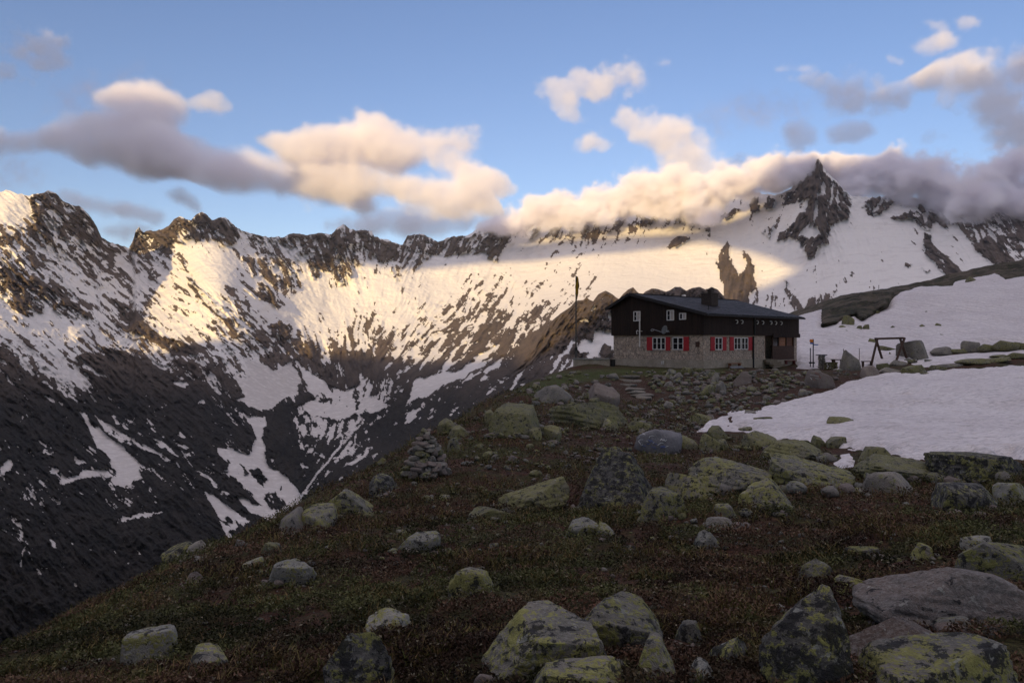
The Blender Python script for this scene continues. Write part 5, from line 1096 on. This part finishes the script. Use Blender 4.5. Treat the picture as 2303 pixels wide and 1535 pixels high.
m = MB(); m.box((5.8, 3.25, 5.70), (1.05, 1.0, 1.0)); m.box((5.8, 3.25, 6.23), (1.15, 1.1, .07)); m.bar((5.8, 3.25, 6.24), (5.8, 3.25, 6.55), .36, seg=10); m.box((5.8, 3.25, 6.62), (.5, .5, .05)); m.box((5.8, 3.25, 5.2), (1.35, 1.25, .12), rx=.24); m.build('chimney', MAT['chimney'], roof)
m = MB(); m.bar((2.2, 1.0, 4.6), (2.2, 1.0, 5.05), .07, seg=8); m.build('roof_vent', MAT['black'], roof)
def window(face, c, w, h, z, panes, name='window', open_left=False, curtain=False, rows=2):
    """face 'g' gable wall (plane x=0) or 'f' front wall (plane y=0); c = centre along the wall"""
    def P(s, o, zz): return (-o, s, zz) if face == 'g' else (s, -o, zz)
    def bx(mb, s, o, zz, ws, wo, hz): mb.box(P(s, o, zz), (wo, ws, hz) if face == 'g' else (ws, wo, hz))
    off = .14 if z > 3 else 0
    fr = MB(); t = .055
    bx(fr, c, off + .03, z + h / 2, w + .02, .07, t * 1.2); bx(fr, c, off + .03, z - h / 2, w + .02, .09, t * 1.2)
    for k in range(panes + 1):
        s = c - w / 2 + w * k / panes; bx(fr, s, off + .032, z, t * (1.5 if 0 < k < panes else 1.2), .07, h)
    for r_ in range(1, rows): bx(fr, c, off + .025, z - h / 2 + h * r_ / rows, w, .045, .028)
    f = fr.build(name, MAT['white_wood'], hut)
    g = MB(); bx(g, c, off + .012, z, w, .012, h); g.build('pane', MAT['glass'], f)
    if curtain:
        g = MB(); bx(g, c - w * .22 * (1 if face == 'g' else -1), off + .022, z, w * .42, .01, h * .94); g.build('curtain', MAT['curtain'], f)
    return f
def shutter(face, s, w, z=1.965, h=1.11):
    mb = MB(); q = lambda o, ww, tt, zz, hh: mb.box((-o, s, zz) if face == 'g' else (s, -o, zz), (tt, ww, hh) if face == 'g' else (ww, tt, hh))
    q(.035, w, .04, z, h)
    for k in (-.36, 0, .36): q(.062, w * .96, .02, z + h * k, .09)
    mb.build('shutter', MAT['red_wood'], hut)
window('g', 4.215, 1.25, .95, 1.985, 3); window('g', 2.35, .98, .95, 1.985, 2)
for s, w in ((5.16, .60), (3.33, .44), (1.585, .54)): shutter('g', s, w)
window('f', 2.045, 1.0, .93, 1.975, 2); window('f', 4.80, .95, .93, 1.975, 2); window('f', 5.93, .95, .93, 1.975, 2)
for s, w in ((1.23, .60), (2.88, .60), (3.97, .60), (6.78, .62)): shutter('f', s, w)
window('g', 6.38, .66, .77, 4.255, 2, curtain=True); window('g', 2.99, .64, .77, 4.255, 2, curtain=True); window('g', 1.81, .58, .47, 4.145, 2, rows=1, curtain=True)
m = MB(); m.box((-.03, .52, 1.93), (.06, .34, .42)); m.build('meter_cabinet', MAT['brown_wood'], hut)
# small curved white ventilator hoods in the timber front
for i, a in enumerate((4.31, 5.10, 7.50, 8.38, 9.72, 10.54, 11.46)):
    pts = [Vector((a + .02, -.16, 3.88)), Vector((a + .07, -.28, 3.88)), Vector((a + .10, -.32, 3.80)), Vector((a + .09, -.32, 3.70)), Vector((a + .02, -.30, 3.62)), Vector((a - .06, -.28, 3.62))]
    m = MB(); m.tube(pts, .035, 7); m.build('ventilator_hood', MAT['white_wood'], hut, smooth=True)
m = MB(); m.bar((7.2, -.09, JZ - .1), (7.2, -.09, -.15), .15, seg=10); m.bar((7.2, -.2, 4.15), (7.2, -.2, JZ), .12, seg=10); m.build('downpipe', MAT['black'], hut)
# entrance recess and glazed porch
m = MB(); m.box((9.86, 1.19, 1.6), (1.0, .05, 2.05)); d_ = m.build('door', MAT['brown_wood'], hut); m = MB(); m.bar((10.2, 1.12, 1.5), (10.2, 1.12, 1.65), .04, seg=6); m.build('handle', MAT['steel'], d_)
m = MB(); m.box((9.25, .58, 1.62), (.09, 1.1, 2.1)); m.build('door_side_panel', MAT['orange_tone'], hut)
m = MB(); m.box((12.4, .06, 1.13), (3.75, .09, 1.16)); m.box((12.4, .06, 1.73), (3.8, .14, .07)); m.box((12.4, .06, .56), (3.8, .13, .06)); m.build('porch_parapet', MAT['brown_wood'], hut)
m = MB()
for a in (10.58, 11.62, 12.95, 14.22): m.box((a, .06, 2.2), (.10, .10, .92))
pf = m.build('porch_frame', MAT['brown_wood'], hut)
m = MB(); m.box((11.1, .09, 2.2), (.95, .02, .9)); m.build('porch_pane', MAT['glass'], hut)
m = MB()
for k in range(7): m.box((12.28, .12 + .01 * (k % 2), 1.83 + k * .13), (1.22, .05, .10))
m.build('porch_reflection_slats', MAT['orange_tone'], hut)  # slats carry the porch windows' orange reflection in their colour
m = MB(); m.box((13.58, .13, 2.2), (1.2, .04, .9)); m.build('porch_panel', simple('brown_orange_panel', (.13, .055, .03), .6), hut)  # reflecting panel; its brown-orange reflection is put into the colour
m = MB()
for k in range(3): m.box((9.7, -.18 - .36 * (2 - k) / 1, .12 + .19 * k), (1.9 - .0 * k, .36 + .04, .19))
m.box((9.7, .5, .38), (1.3, 1.35, .50)); m.build('entrance_steps', simple('sandy_stone_steps', (.17, .14, .10), .9), hut)
m = MB(); m.box((13.3, -.1, .30), (1.7, .3, .05)); m.box((12.6, -.1, .14), (.08, .28, .3)); m.box((14.0, -.1, .14), (.08, .28, .3)); o = m.build('wooden_bench', simple('faded_red_bench', (.16, .05, .045), .8), None)
o.location = C0; o.rotation_euler = (0, 0, ANG); o.location.z += .15; tag(o, 'faded red bench in front of the porch base at the right end of the hut', 'bench')
# mast and dish on the gable
m = MB(); m.bar((-.5, 5.84, 1.7), (-.5, 5.84, 4.05), .11, seg=8); m.bar((-.5, 5.84, 3.9), (-.1, 6.6, 3.92), .05, seg=6); m.bar((-.5, 5.84, 3.0), (-.1, 5.84, 3.0), .04, seg=6); m.bar((-.5, 6.2, 3.02), (-.5, 5.6, 3.02), .03, seg=6)
m.tube([Vector((-.5, 6.12, 2.75)), Vector((-.5, 6.17, 2.95)), Vector((-.5, 6.08, 3.1))], .03, 6); m.build('antenna_mast', MAT['white_wood'], hut)
dish = MB(); seg = 20; rings = 4; vs = []; fs = []
for r_ in range(rings + 1):
    for k in range(seg):
        rr = .36 * r_ / rings + .001; t = 2 * math.pi * k / seg; vs.append((rr * math.cos(t), rr * math.sin(t), .35 * rr * rr * 2.2))
for r_ in range(rings):
    for k in range(seg): fs.append((r_ * seg + k, r_ * seg + (k + 1) % seg, (r_ + 1) * seg + (k + 1) % seg, (r_ + 1) * seg + k))
Md = Matrix.Translation((-.55, 3.40, 3.12)) @ Matrix.Rotation(R(25), 4, 'X') @ Matrix.Rotation(R(82), 4, 'X')
dish.add([Md @ Vector(v) for v in vs], fs); dm = dish.build('satellite_dish', MAT['steel'], hut, smooth=True)
sol = dm.modifiers.new('thickness', 'SOLIDIFY'); sol.thickness = .02
m = MB(); m.bar((-.55, 3.45, 2.88), (-.55, 4.35, 3.12), .045, seg=6); m.bar((-.55, 3.2, 2.92), (-.1, 3.1, 2.92), .05, seg=6); m.tube([Vector((-.55, 4.35, 3.12)), Vector((-.55, 4.55, 3.16)), Vector((-.55, 4.66, 3.06)), Vector((-.55, 4.55, 2.99)), Vector((-.55, 4.35, 3.06))], .025, 6)
m.box((-.5, 3.05, 2.98), (.14, .16, .14)); m.build('dish_arm', MAT['steel'], dm)
m = MB(); m.bar((-.1, 3.9, .30), (-.1, 3.9, .55), .09, seg=8); m.bar((-.12, 3.72, .30), (-.12, 3.72, .58), .12, seg=8); m.build('vent_pipe', MAT['white_wood'], hut)
# grating and bench below the front windows
m = MB()
for k in range(12): m.box((2.75 + k * .155, -.75, .06), (.055, .34, .05), rx=R(35))
gr = m.build('boot_scraper_grid', MAT['steel']); gr.location = C0; gr.rotation_euler = (0, 0, ANG); tag(gr, 'slatted metal grid lying at the foot of the hut front below the red shutters', 'grid')
m = MB(); m.box((3.65, -.73, .0), (2.0, .42, .04)); m.build('grid_tray', MAT['black'], gr)
m = MB(); m.box((3.9, -.35, .38), (1.75, .28, .05)); m.box((3.2, -.35, .18), (.07, .24, .36)); m.box((4.6, -.35, .18), (.07, .24, .36)); o = m.build('plank_bench', simple('orange_bench_board', (.22, .085, .04), .7)); o.location = C0; o.rotation_euler = (0, 0, ANG); tag(o, 'low orange-brown plank bench against the hut front beside the metal grid', 'bench')

# ---------------------------------------------------------------- around the hut
def on_ground(x, y): return float(G(x, y))
def gpos(px, py):
    '''foot of a thing: where the ground meets that line of sight'''
    return ray_ground(px, py, 30)
# concrete tank
x0 = (1290 - CX) / F * 65; x1 = (1372 - CX) / F * 65; zt = -(806 - CY) / F * 65
t = empty('concrete_tank', ((x0 + x1) / 2, 65.6, zt - .9)); tag(t, 'low rectangular concrete tank with a thin lid left of the hut', 'tank')
m = MB(); m.box((0, 0, .28), (x1 - x0 - .12, 1.5, 1.1)); m.build('tank_wall', MAT['cement'], t, bevel=.02); m = MB(); m.box((0, 0, .86), (x1 - x0, 1.65, .08)); m.build('lid', simple('grey_concrete_lid', (.17, .17, .15), .9), t, bevel=.015)
# black bin
p = Vector(((1378 - CX) / F * 65.2, 65.2, zt - .55)); b_ = empty('waste_bin', p); tag(b_, 'small black bin between the concrete tank and the hut corner', 'bin')
m = MB(); m.bar((0, 0, -.45), (0, 0, .42), .42, seg=14); m.build('bin_body', MAT['black'], b_); m = MB(); m.bar((0, 0, .42), (0, 0, .48), .46, seg=14); m.build('lid', MAT['black'], b_)
# flag pole
Yf = 66.8; xf = (1295.5 - CX) / F * Yf; zb = -(812 - CY) / F * Yf; ztop = -(620 - CY) / F * Yf
fp = empty('flagpole', (xf, Yf, zb - .8)); tag(fp, 'thin tall flagpole standing behind the concrete tank', 'flagpole')
m = MB(); m.bar((0, 0, 0), (0, 0, ztop - zb + .8), .17, seg=10, r2=.55); m.build('pole', simple('weathered_pole', (.075, .07, .065), .6), fp)
m = MB(); m.bar((0, 0, 1.7), (0, 0, 1.95), .22, seg=8); m.build('pole_collar', MAT['black'], fp)
vs = []; fs = []; hh = 1.95; nz = 26; nr = 10
for i in range(nz):
    t_ = i / (nz - 1); zz = ztop - .06 - hh * t_; w_ = .05 + .105 * math.sin(math.pi * min(t_ * 1.02, 1) ** .8) + .012 * math.sin(t_ * 19)
    for k in range(nr):
        a_ = 2 * math.pi * k / nr; rr = w_ * (1 + .35 * math.sin(3 * a_ + t_ * 5)); vs.append((xf + .09 + rr * math.cos(a_) * .9 - .03 * t_, Yf + rr * .6 * math.sin(a_), zz))
for i in range(nz - 1):
    for k in range(nr): fs.append((i * nr + k, i * nr + (k + 1) % nr, (i + 1) * nr + (k + 1) % nr, (i + 1) * nr + k))
fs += [tuple(range(nr)), tuple(range((nz - 1) * nr, nz * nr))[::-1]]
def m_flag(T, b):
    g = T.n('ShaderNodeNewGeometry'); sp = T.n('ShaderNodeSeparateXYZ'); T.link(g.outputs['Position'], sp.inputs[0])
    v = T.math('SINE', T.math('ADD', T.math('MULTIPLY', sp.outputs[0], 48), T.math('MULTIPLY', sp.outputs[2], 1.6)))
    return T.mix(T.ramp(v, -.1, .3), (.014, .012, .010), (.42, .25, .02))
m = MB(); m.add(vs, fs); o = m.build('flag', material('yellow_black_flag', m_flag, .9, .1), None, smooth=True); tag(o, 'yellow and black flag hanging furled from the top of the pole', 'flag')
# signposts
for px, pt, lab, parts in ((1829, 762, 'tall thin signpost with an orange plate and blue arrows right of the hut', True), (1822.5, 782, 'shorter bare metal post just left of the signpost', False)):
    q = gpos(px, 827); zt = -(pt - CY) / F * q.y
    s_o = empty('signpost' if parts else 'metal_post', (q.x, q.y, q.z - .3)); tag(s_o, lab, 'signpost' if parts else 'post')
    m = MB(); m.bar((0, 0, 0), (0, 0, zt - q.z + .3), .10 if parts else .085, seg=8); m.build('post', simple('grey_blue_post', (.085, .09, .105), .5), s_o)
    m = MB(); m.box((0, 0, .75), (.2, .2, .12)); m.build('collar', MAT['black'], s_o)
    if parts:
        H = zt - q.z + .3
        m = MB(); pl = [(-.36, 0), (-.30, .13), (-.05, .13), (-.05, -.14), (-.28, -.14)]
        m.prism(pl, -.02, .02); ob = m.build('orange_plate', flatmat('orange_sign_paint', (.62, .19, .03)), s_o); ob.rotation_euler = (R(90), 0, 0); ob.location = (0, -.07, H - .16)
        m = MB(); m.box((-.17, -.07, H - .36), (.26, .03, .15)); m.build('blue_plate', flatmat('blue_sign_paint', (.05, .13, .38)), s_o)
        m = MB(); m.prism([(.0, -.045), (.33, -.045), (.41, 0), (.33, .045), (0, .045)], -.015, .015); ob = m.build('arrow_plate', bpy.data.materials['blue_sign_paint'], s_o); ob.rotation_euler = (R(90), 0, 0); ob.location = (.02, -.07, H - .49)
# stone pillar with cap and low wall (grill place)
def drystone(mb, x0, x1, y0, y1, z0, z1, r, sz=.24):
    z = z0
    while z < z1 - .02:
        hgt = min(r.uniform(.12, .2), z1 - z); x = x0
        while x < x1 - .02:
            wd = min(r.uniform(.7, 1.5) * sz, x1 - x)
            V, Fq = rock_geo(r.randrange(400), 2, 6, 1, .08, 1, .75); V = V * np.array([wd * 1.06, (y1 - y0) * r.uniform(.92, 1.04), hgt * 1.12]) + np.array([x + wd / 2, (y0 + y1) / 2, z])
            mb.add([tuple(v) for v in V], [tuple(f) for f in Fq]); x += wd
        z += hgt
rr = random.Random(3)
q = gpos(1847.5, 829); pl = empty('stone_pillar', q); tag(pl, 'square dry-stone pillar with a flat dark cap right of the signpost', 'pillar')
H = -(797 - CY) / F * q.y - q.z
m = MB(); drystone(m, -.27, .27, -.27, .27, -.2, H - .08, rr); m.build('shaft', GR, pl, smooth=True); m = MB(); m.box((0, 0, H - .03), (.74, .7, .07)); m.build('cap', MAT['roof_edge'], pl, bevel=.01)
q = gpos(1867, 830); lw = empty('low_stone_wall', q); tag(lw, 'low dry-stone wall joined to the right side of the pillar', 'wall'); H = -(814 - CY) / F * q.y - q.z
m = MB(); drystone(m, -.5, .58, -.25, .25, -.2, max(H, .4), rr); m.build('stones', OL, lw, smooth=True)
def table(px, py, w, d, h, lab, name, cat, rz=0):
    q = gpos(px, py); t = empty(name, q, rz); tag(t, lab, cat)
    m = MB(); m.box((0, 0, h), (w, d, .07)); m.build('table_top' if 'table' in name else 'seat', MAT['brown_wood'], t)
    for sx in (-1, 1): m = MB(); m.box((sx * w * .38, 0, h / 2 - .1), (.10, d * .8, h + .12)); m.build('leg', MAT['brown_wood'], t)
table(1884, 828, .95, .7, .74, 'dark wooden table behind the low stone wall', 'wooden_table', 'table')
table(1950, 826, .9, .35, .50, 'dark bench between the pointed boulder and the swing frame', 'garden_bench', 'bench')
for px, pt, py, lab in ((1897, 784, 822, 'thin rusty pole left of the pointed boulder'), (1932.5, 783, 822, 'thin rusty pole right of the pointed boulder')):
    q = gpos(px, py); H = -(pt - CY) / F * q.y - q.z
    m = MB(); m.bar((0, 0, -.2), (0, 0, H), .05, seg=7); o = m.build('thin_pole', MAT['brown_wood']); o.location = q; tag(o, lab, 'pole')
# swing frame
Y = gpos(1998, 817).y; bz = -(762 - CY) / F * Y; xa = (1971 - CX) / F * Y; xb = (2032 - CX) / F * Y
sw = empty('swing_frame', ((xa + xb) / 2, Y, on_ground((xa + xb) / 2, Y))); tag(sw, 'empty timber swing frame of one top beam on two pairs of crossed legs', 'swing frame')
c = sw.location; ha = (xb - xa) / 2; ht = bz - c.z
m = MB(); m.bar((-ha - .12, 0, ht + .02), (ha + .12, .3, ht + .08), .17, .17); m.build('beam', MAT['brown_wood'], sw)
for sx, (bx1, by1), (bx2, by2), top in ((-1, (1957, -.9), (1987.5, .9), .0), (1, (2012, -.9), (2041, .9), .3)):
    for k, (bx, by) in enumerate(((bx1, by1), (bx2, by2))):
        wx = (bx - CX) / F * (Y + by) - c.x; gz = on_ground(wx + c.x, Y + by) - c.z - .1
        xt = sx * ha + (.16 if (sx > 0 and k == 0) else 0) * -1 * (-1) + (-.12 if (sx > 0 and k == 1) else 0)
        m = MB(); m.bar((wx, by, gz), (xt, top - .05 + (.12 if k else -.12), ht + (.10 if sx > 0 else 0)), .14, .14); m.build('leg', MAT['brown_wood'], sw)
# steps up to the hut
MAT['step'] = rock_mat('step_stone', (.17, .155, .13), (.25, .22, .185), .0, (.20, .20, .09), .03, pale=(.22, .20, .18))
st = empty('stone_steps', ray_ground(1430, 888)); tag(st, 'rough flight of flat stone steps climbing to the hut terrace', 'steps')
for px, py, w in ((1416, 848, 46), (1418, 857, 58), (1412, 867, 42), (1426, 876, 50), (1428, 882, 48), (1444, 889, 54), (1448, 896, 36)):
    p = ray_ground(px, py); W = w / F * p.y
    V, Fq = rock_geo(px, 3, 4, 1, .05, 1, .85); V = V * np.array([W, .9, .26]); o = link_mesh(np_mesh('step', V, Fq, MAT['step'], True), 'step', st)
    o.location = (p.x - st.location.x, p.y - st.location.y, p.z - st.location.z - .11)
# ---- cairn
base = ray_ground(958, 1068); Yc = base.y; Hc = 102 / F * Yc; Wc = 98 / F * Yc
ca = empty('stone_cairn', base); tag(ca, 'tall conical cairn of piled stones on the edge of the hill', 'cairn')
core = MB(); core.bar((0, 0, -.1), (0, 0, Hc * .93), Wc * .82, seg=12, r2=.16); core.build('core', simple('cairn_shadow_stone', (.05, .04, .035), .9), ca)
rc = random.Random(11); cst = []; z = 0.0; cnt = 0; lay = 0
cm = [GR, PK, PK, GR, OL]; cs = [[np_mesh('stone', *rock_geo(700 + i * 3, 3, 7, 1, .1, 1, .6), mm, True) for mm in cm] for i in range(7)]
while z < Hc * .97 and cnt < 98:
    f_ = z / Hc; rad = Wc / 2 * (1 - f_) ** .85 * .98 + .03; hgt = (.17 - .07 * f_) * Hc / 1.25
    k = max(1, int(2 * math.pi * rad / (.30 - .10 * f_) / 1.0))
    for j in range(k):
        a_ = 2 * math.pi * (j + .5 * (lay % 2)) / k + rc.uniform(-.12, .12)
        if math.sin(a_) > .55: continue                            # the far side is in the slope's shadow and unseen
        w_ = (.34 - .13 * f_) * rc.uniform(.7, 1.35) * Hc / 1.25
        o = link_mesh(rc.choice(cs)[rc.randrange(5)], 'stone', ca); cnt += 1
        o.location = (rad * .86 * math.cos(a_), rad * .86 * math.sin(a_), z + rc.uniform(-.02, .02)); o.scale = (w_, w_ * .85, hgt * rc.uniform(.8, 1.4)); o.rotation_euler = (rc.uniform(-.12, .12), rc.uniform(-.3, .3), rc.uniform(-.9, .9))
    z += hgt * .86; lay += 1
o = link_mesh(cs[2][0], 'stone', ca); o.location = (0, 0, Hc * .90); o.scale = (.2, .18, .15)
# tiny cairn on the far brow
p = ray_ground(1954, 654, 60)
if p is not None:
    m = MB()
    for k in range(4): V, Fq = rock_geo(60 + k, 2, 6, 1, .08, 1, .6); V = V * np.array([.8 - .17 * k, .7 - .15 * k, .32]) + np.array([0, 0, .26 * k]); m.add([tuple(v) for v in V], [tuple(f) for f in Fq])
    o = m.build('small_cairn', GR, None, smooth=True); o.location = p; tag(o, 'tiny cairn on top of the rocky brow behind the swing frame', 'cairn')
# ---------------------------------------------------------------- heather, crowberry and dry grass: nobody could count it
def in_snow(px, py): return inpoly(near_snow, px, py) | inpoly(upper_snow, px, py)
def vegetation(name, label, n, seed, kind):
    r = np.random.default_rng(seed)
    s = r.uniform(-.70, .70, n); Y = 3.3 * (14.0 ** (r.random(n) ** 1.15)); x = s * Y; 
    clump = fbm(x / .22, Y / .22, 2, 501)
    if kind == 'grass': keep = (fbm(x / .9, Y / .9, 3, 511) > .52) & (clump > .5)
    else: keep = clump > .40
    x, Y, clump = x[keep], Y[keep], clump[keep]; n = len(x)
    z = G(x, Y); px = CX + F * x / Y; py = CY - F * z / Y
    ok = (py < 1600) & ~in_snow(px, py) & ~((Y > 14) & (sdf(near_snow, px, py) > -16)) & ((Y < 20) | (r.random(n) < .6))
    for (rx, ry, ra, rb) in ROCKS: ok &= ((x - rx) / (ra * .80)) ** 2 + ((Y - ry) / (rb * .80)) ** 2 > 1
    ok &= ~((px > 1868) & (px < 1930) & (py > 1016) & (py < 1060))
    x, Y, z, clump = x[ok], Y[ok], z[ok], clump[ok]; n = len(x)
    sc = (Y / 5.0) ** .55
    a = fbm(x / 1.7, Y / 1.7, 3, 521); b = fbm(x / .5, Y / .5, 3, 531)
    g = sstep(.6 * a + .4 * b, .44, .56)[:, None]
    if kind == 'grass':
        L = r.uniform(.06, .15, n) * sc * (.6 + clump * .8); w = r.uniform(.0022, .004, n) * sc; th = r.uniform(0, 2 * np.pi, n); lean = r.uniform(.2, 1.0, n)
        t0 = np.stack([x, Y, z], 1); d = np.stack([np.cos(th) * lean, np.sin(th) * lean, np.ones(n)], 1); d /= np.linalg.norm(d, axis=1)[:, None]
        mid = t0 + d * (L * .55)[:, None]; d2 = d.copy(); d2[:, 2] *= .25; d2 /= np.linalg.norm(d2, axis=1)[:, None]; tip = mid + d2 * (L * .5)[:, None]
        sd = np.stack([np.ones(n), np.zeros(n), np.zeros(n)], 1) * w[:, None]
        V = np.stack([t0 - sd, t0 + sd, mid + sd * .8, mid - sd * .8, tip], 1).reshape(-1, 3); k = np.arange(n)[:, None] * 5
        Fq = np.concatenate([k + np.array([[0, 1, 2]]), k + np.array([[0, 2, 3]]), k + np.array([[3, 2, 4]])]); rep = 5
        t = r.random((n, 1)); c = (np.array([[.20, .13, .06]]) * (1 - t) + np.array([[.07, .085, .022]]) * t) * r.uniform(.6, 1.5, (n, 1))
    else:
        L = r.uniform(.007, .019, n) * sc; h = (r.random(n) ** .6) * (.03 + .09 * np.clip(clump - .38, 0, .3) / .3) * sc ** .7
        c0 = np.stack([x, Y, z + h], 1); A = r.normal(size=(n, 3)); A /= np.linalg.norm(A, axis=1)[:, None]; B = r.normal(size=(n, 3)); B -= (B * A).sum(1)[:, None] * A; B /= np.linalg.norm(B, axis=1)[:, None]
        V = np.stack([c0 - A * L[:, None], c0 + B * (L * .45)[:, None], c0 + A * L[:, None], c0 - B * (L * .45)[:, None]], 1).reshape(-1, 3); k = np.arange(n)[:, None] * 4
        Fq = np.concatenate([k + np.array([[0, 1, 2]]), k + np.array([[0, 2, 3]])]); rep = 4
        red = np.array([[.085, .043, .029]]); brn = np.array([[.085, .058, .034]]); grn = np.array([[.066, .068, .026]]); t = r.random((n, 1))
        c = (red * t + brn * (1 - t)) * (1 - g) + grn * g; c = c * r.uniform(.5, 1.5, (n, 1)) * (.45 + 1.1 * sstep(fbm(x / 1.1, Y / .7, 4, 541), .33, .67))[:, None]
        tipc = r.random(n) < .03; c[tipc] = np.array([.22, .19, .13])
    me = np_mesh(name, V, Fq, MAT['leaves'], False, cols={'leaf': np.repeat(c, rep, 0)})
    tag(link_mesh(me, name), label, 'heather' if kind != 'grass' else 'grass', kind='stuff')
def m_leaf(T, b):
    return T.attr('leaf', 'Color')
MAT['leaves'] = material('heather_leaves', m_leaf, .8, .15)
vegetation('heather', 'brown and green heather mat covering the slope', 720000, 1, 'leaf')
vegetation('dry_grass', 'tufts of dry yellowish grass among the heather', 230000, 2, 'grass')
# ---------------------------------------------------------------- thin morning haze
hm = MB(); hm.box((0, 3000, 300), (9000, 9200, 3200))
mh = bpy.data.materials.new('thin_haze'); mh.use_nodes = True; t = mh.node_tree; t.nodes.clear(); M = NT(t)
o_ = M.n('ShaderNodeOutputMaterial'); pv = M.n('ShaderNodeVolumePrincipled'); M.link(pv.outputs[0], o_.inputs['Volume'])
pv.inputs['Density'].default_value = 1.2e-5; pv.inputs['Color'].default_value = (.90, .92, 1, 1); pv.inputs['Anisotropy'].default_value = .2
tag(hm.build('haze', mh), 'thin morning haze filling the valley', kind='stuff')
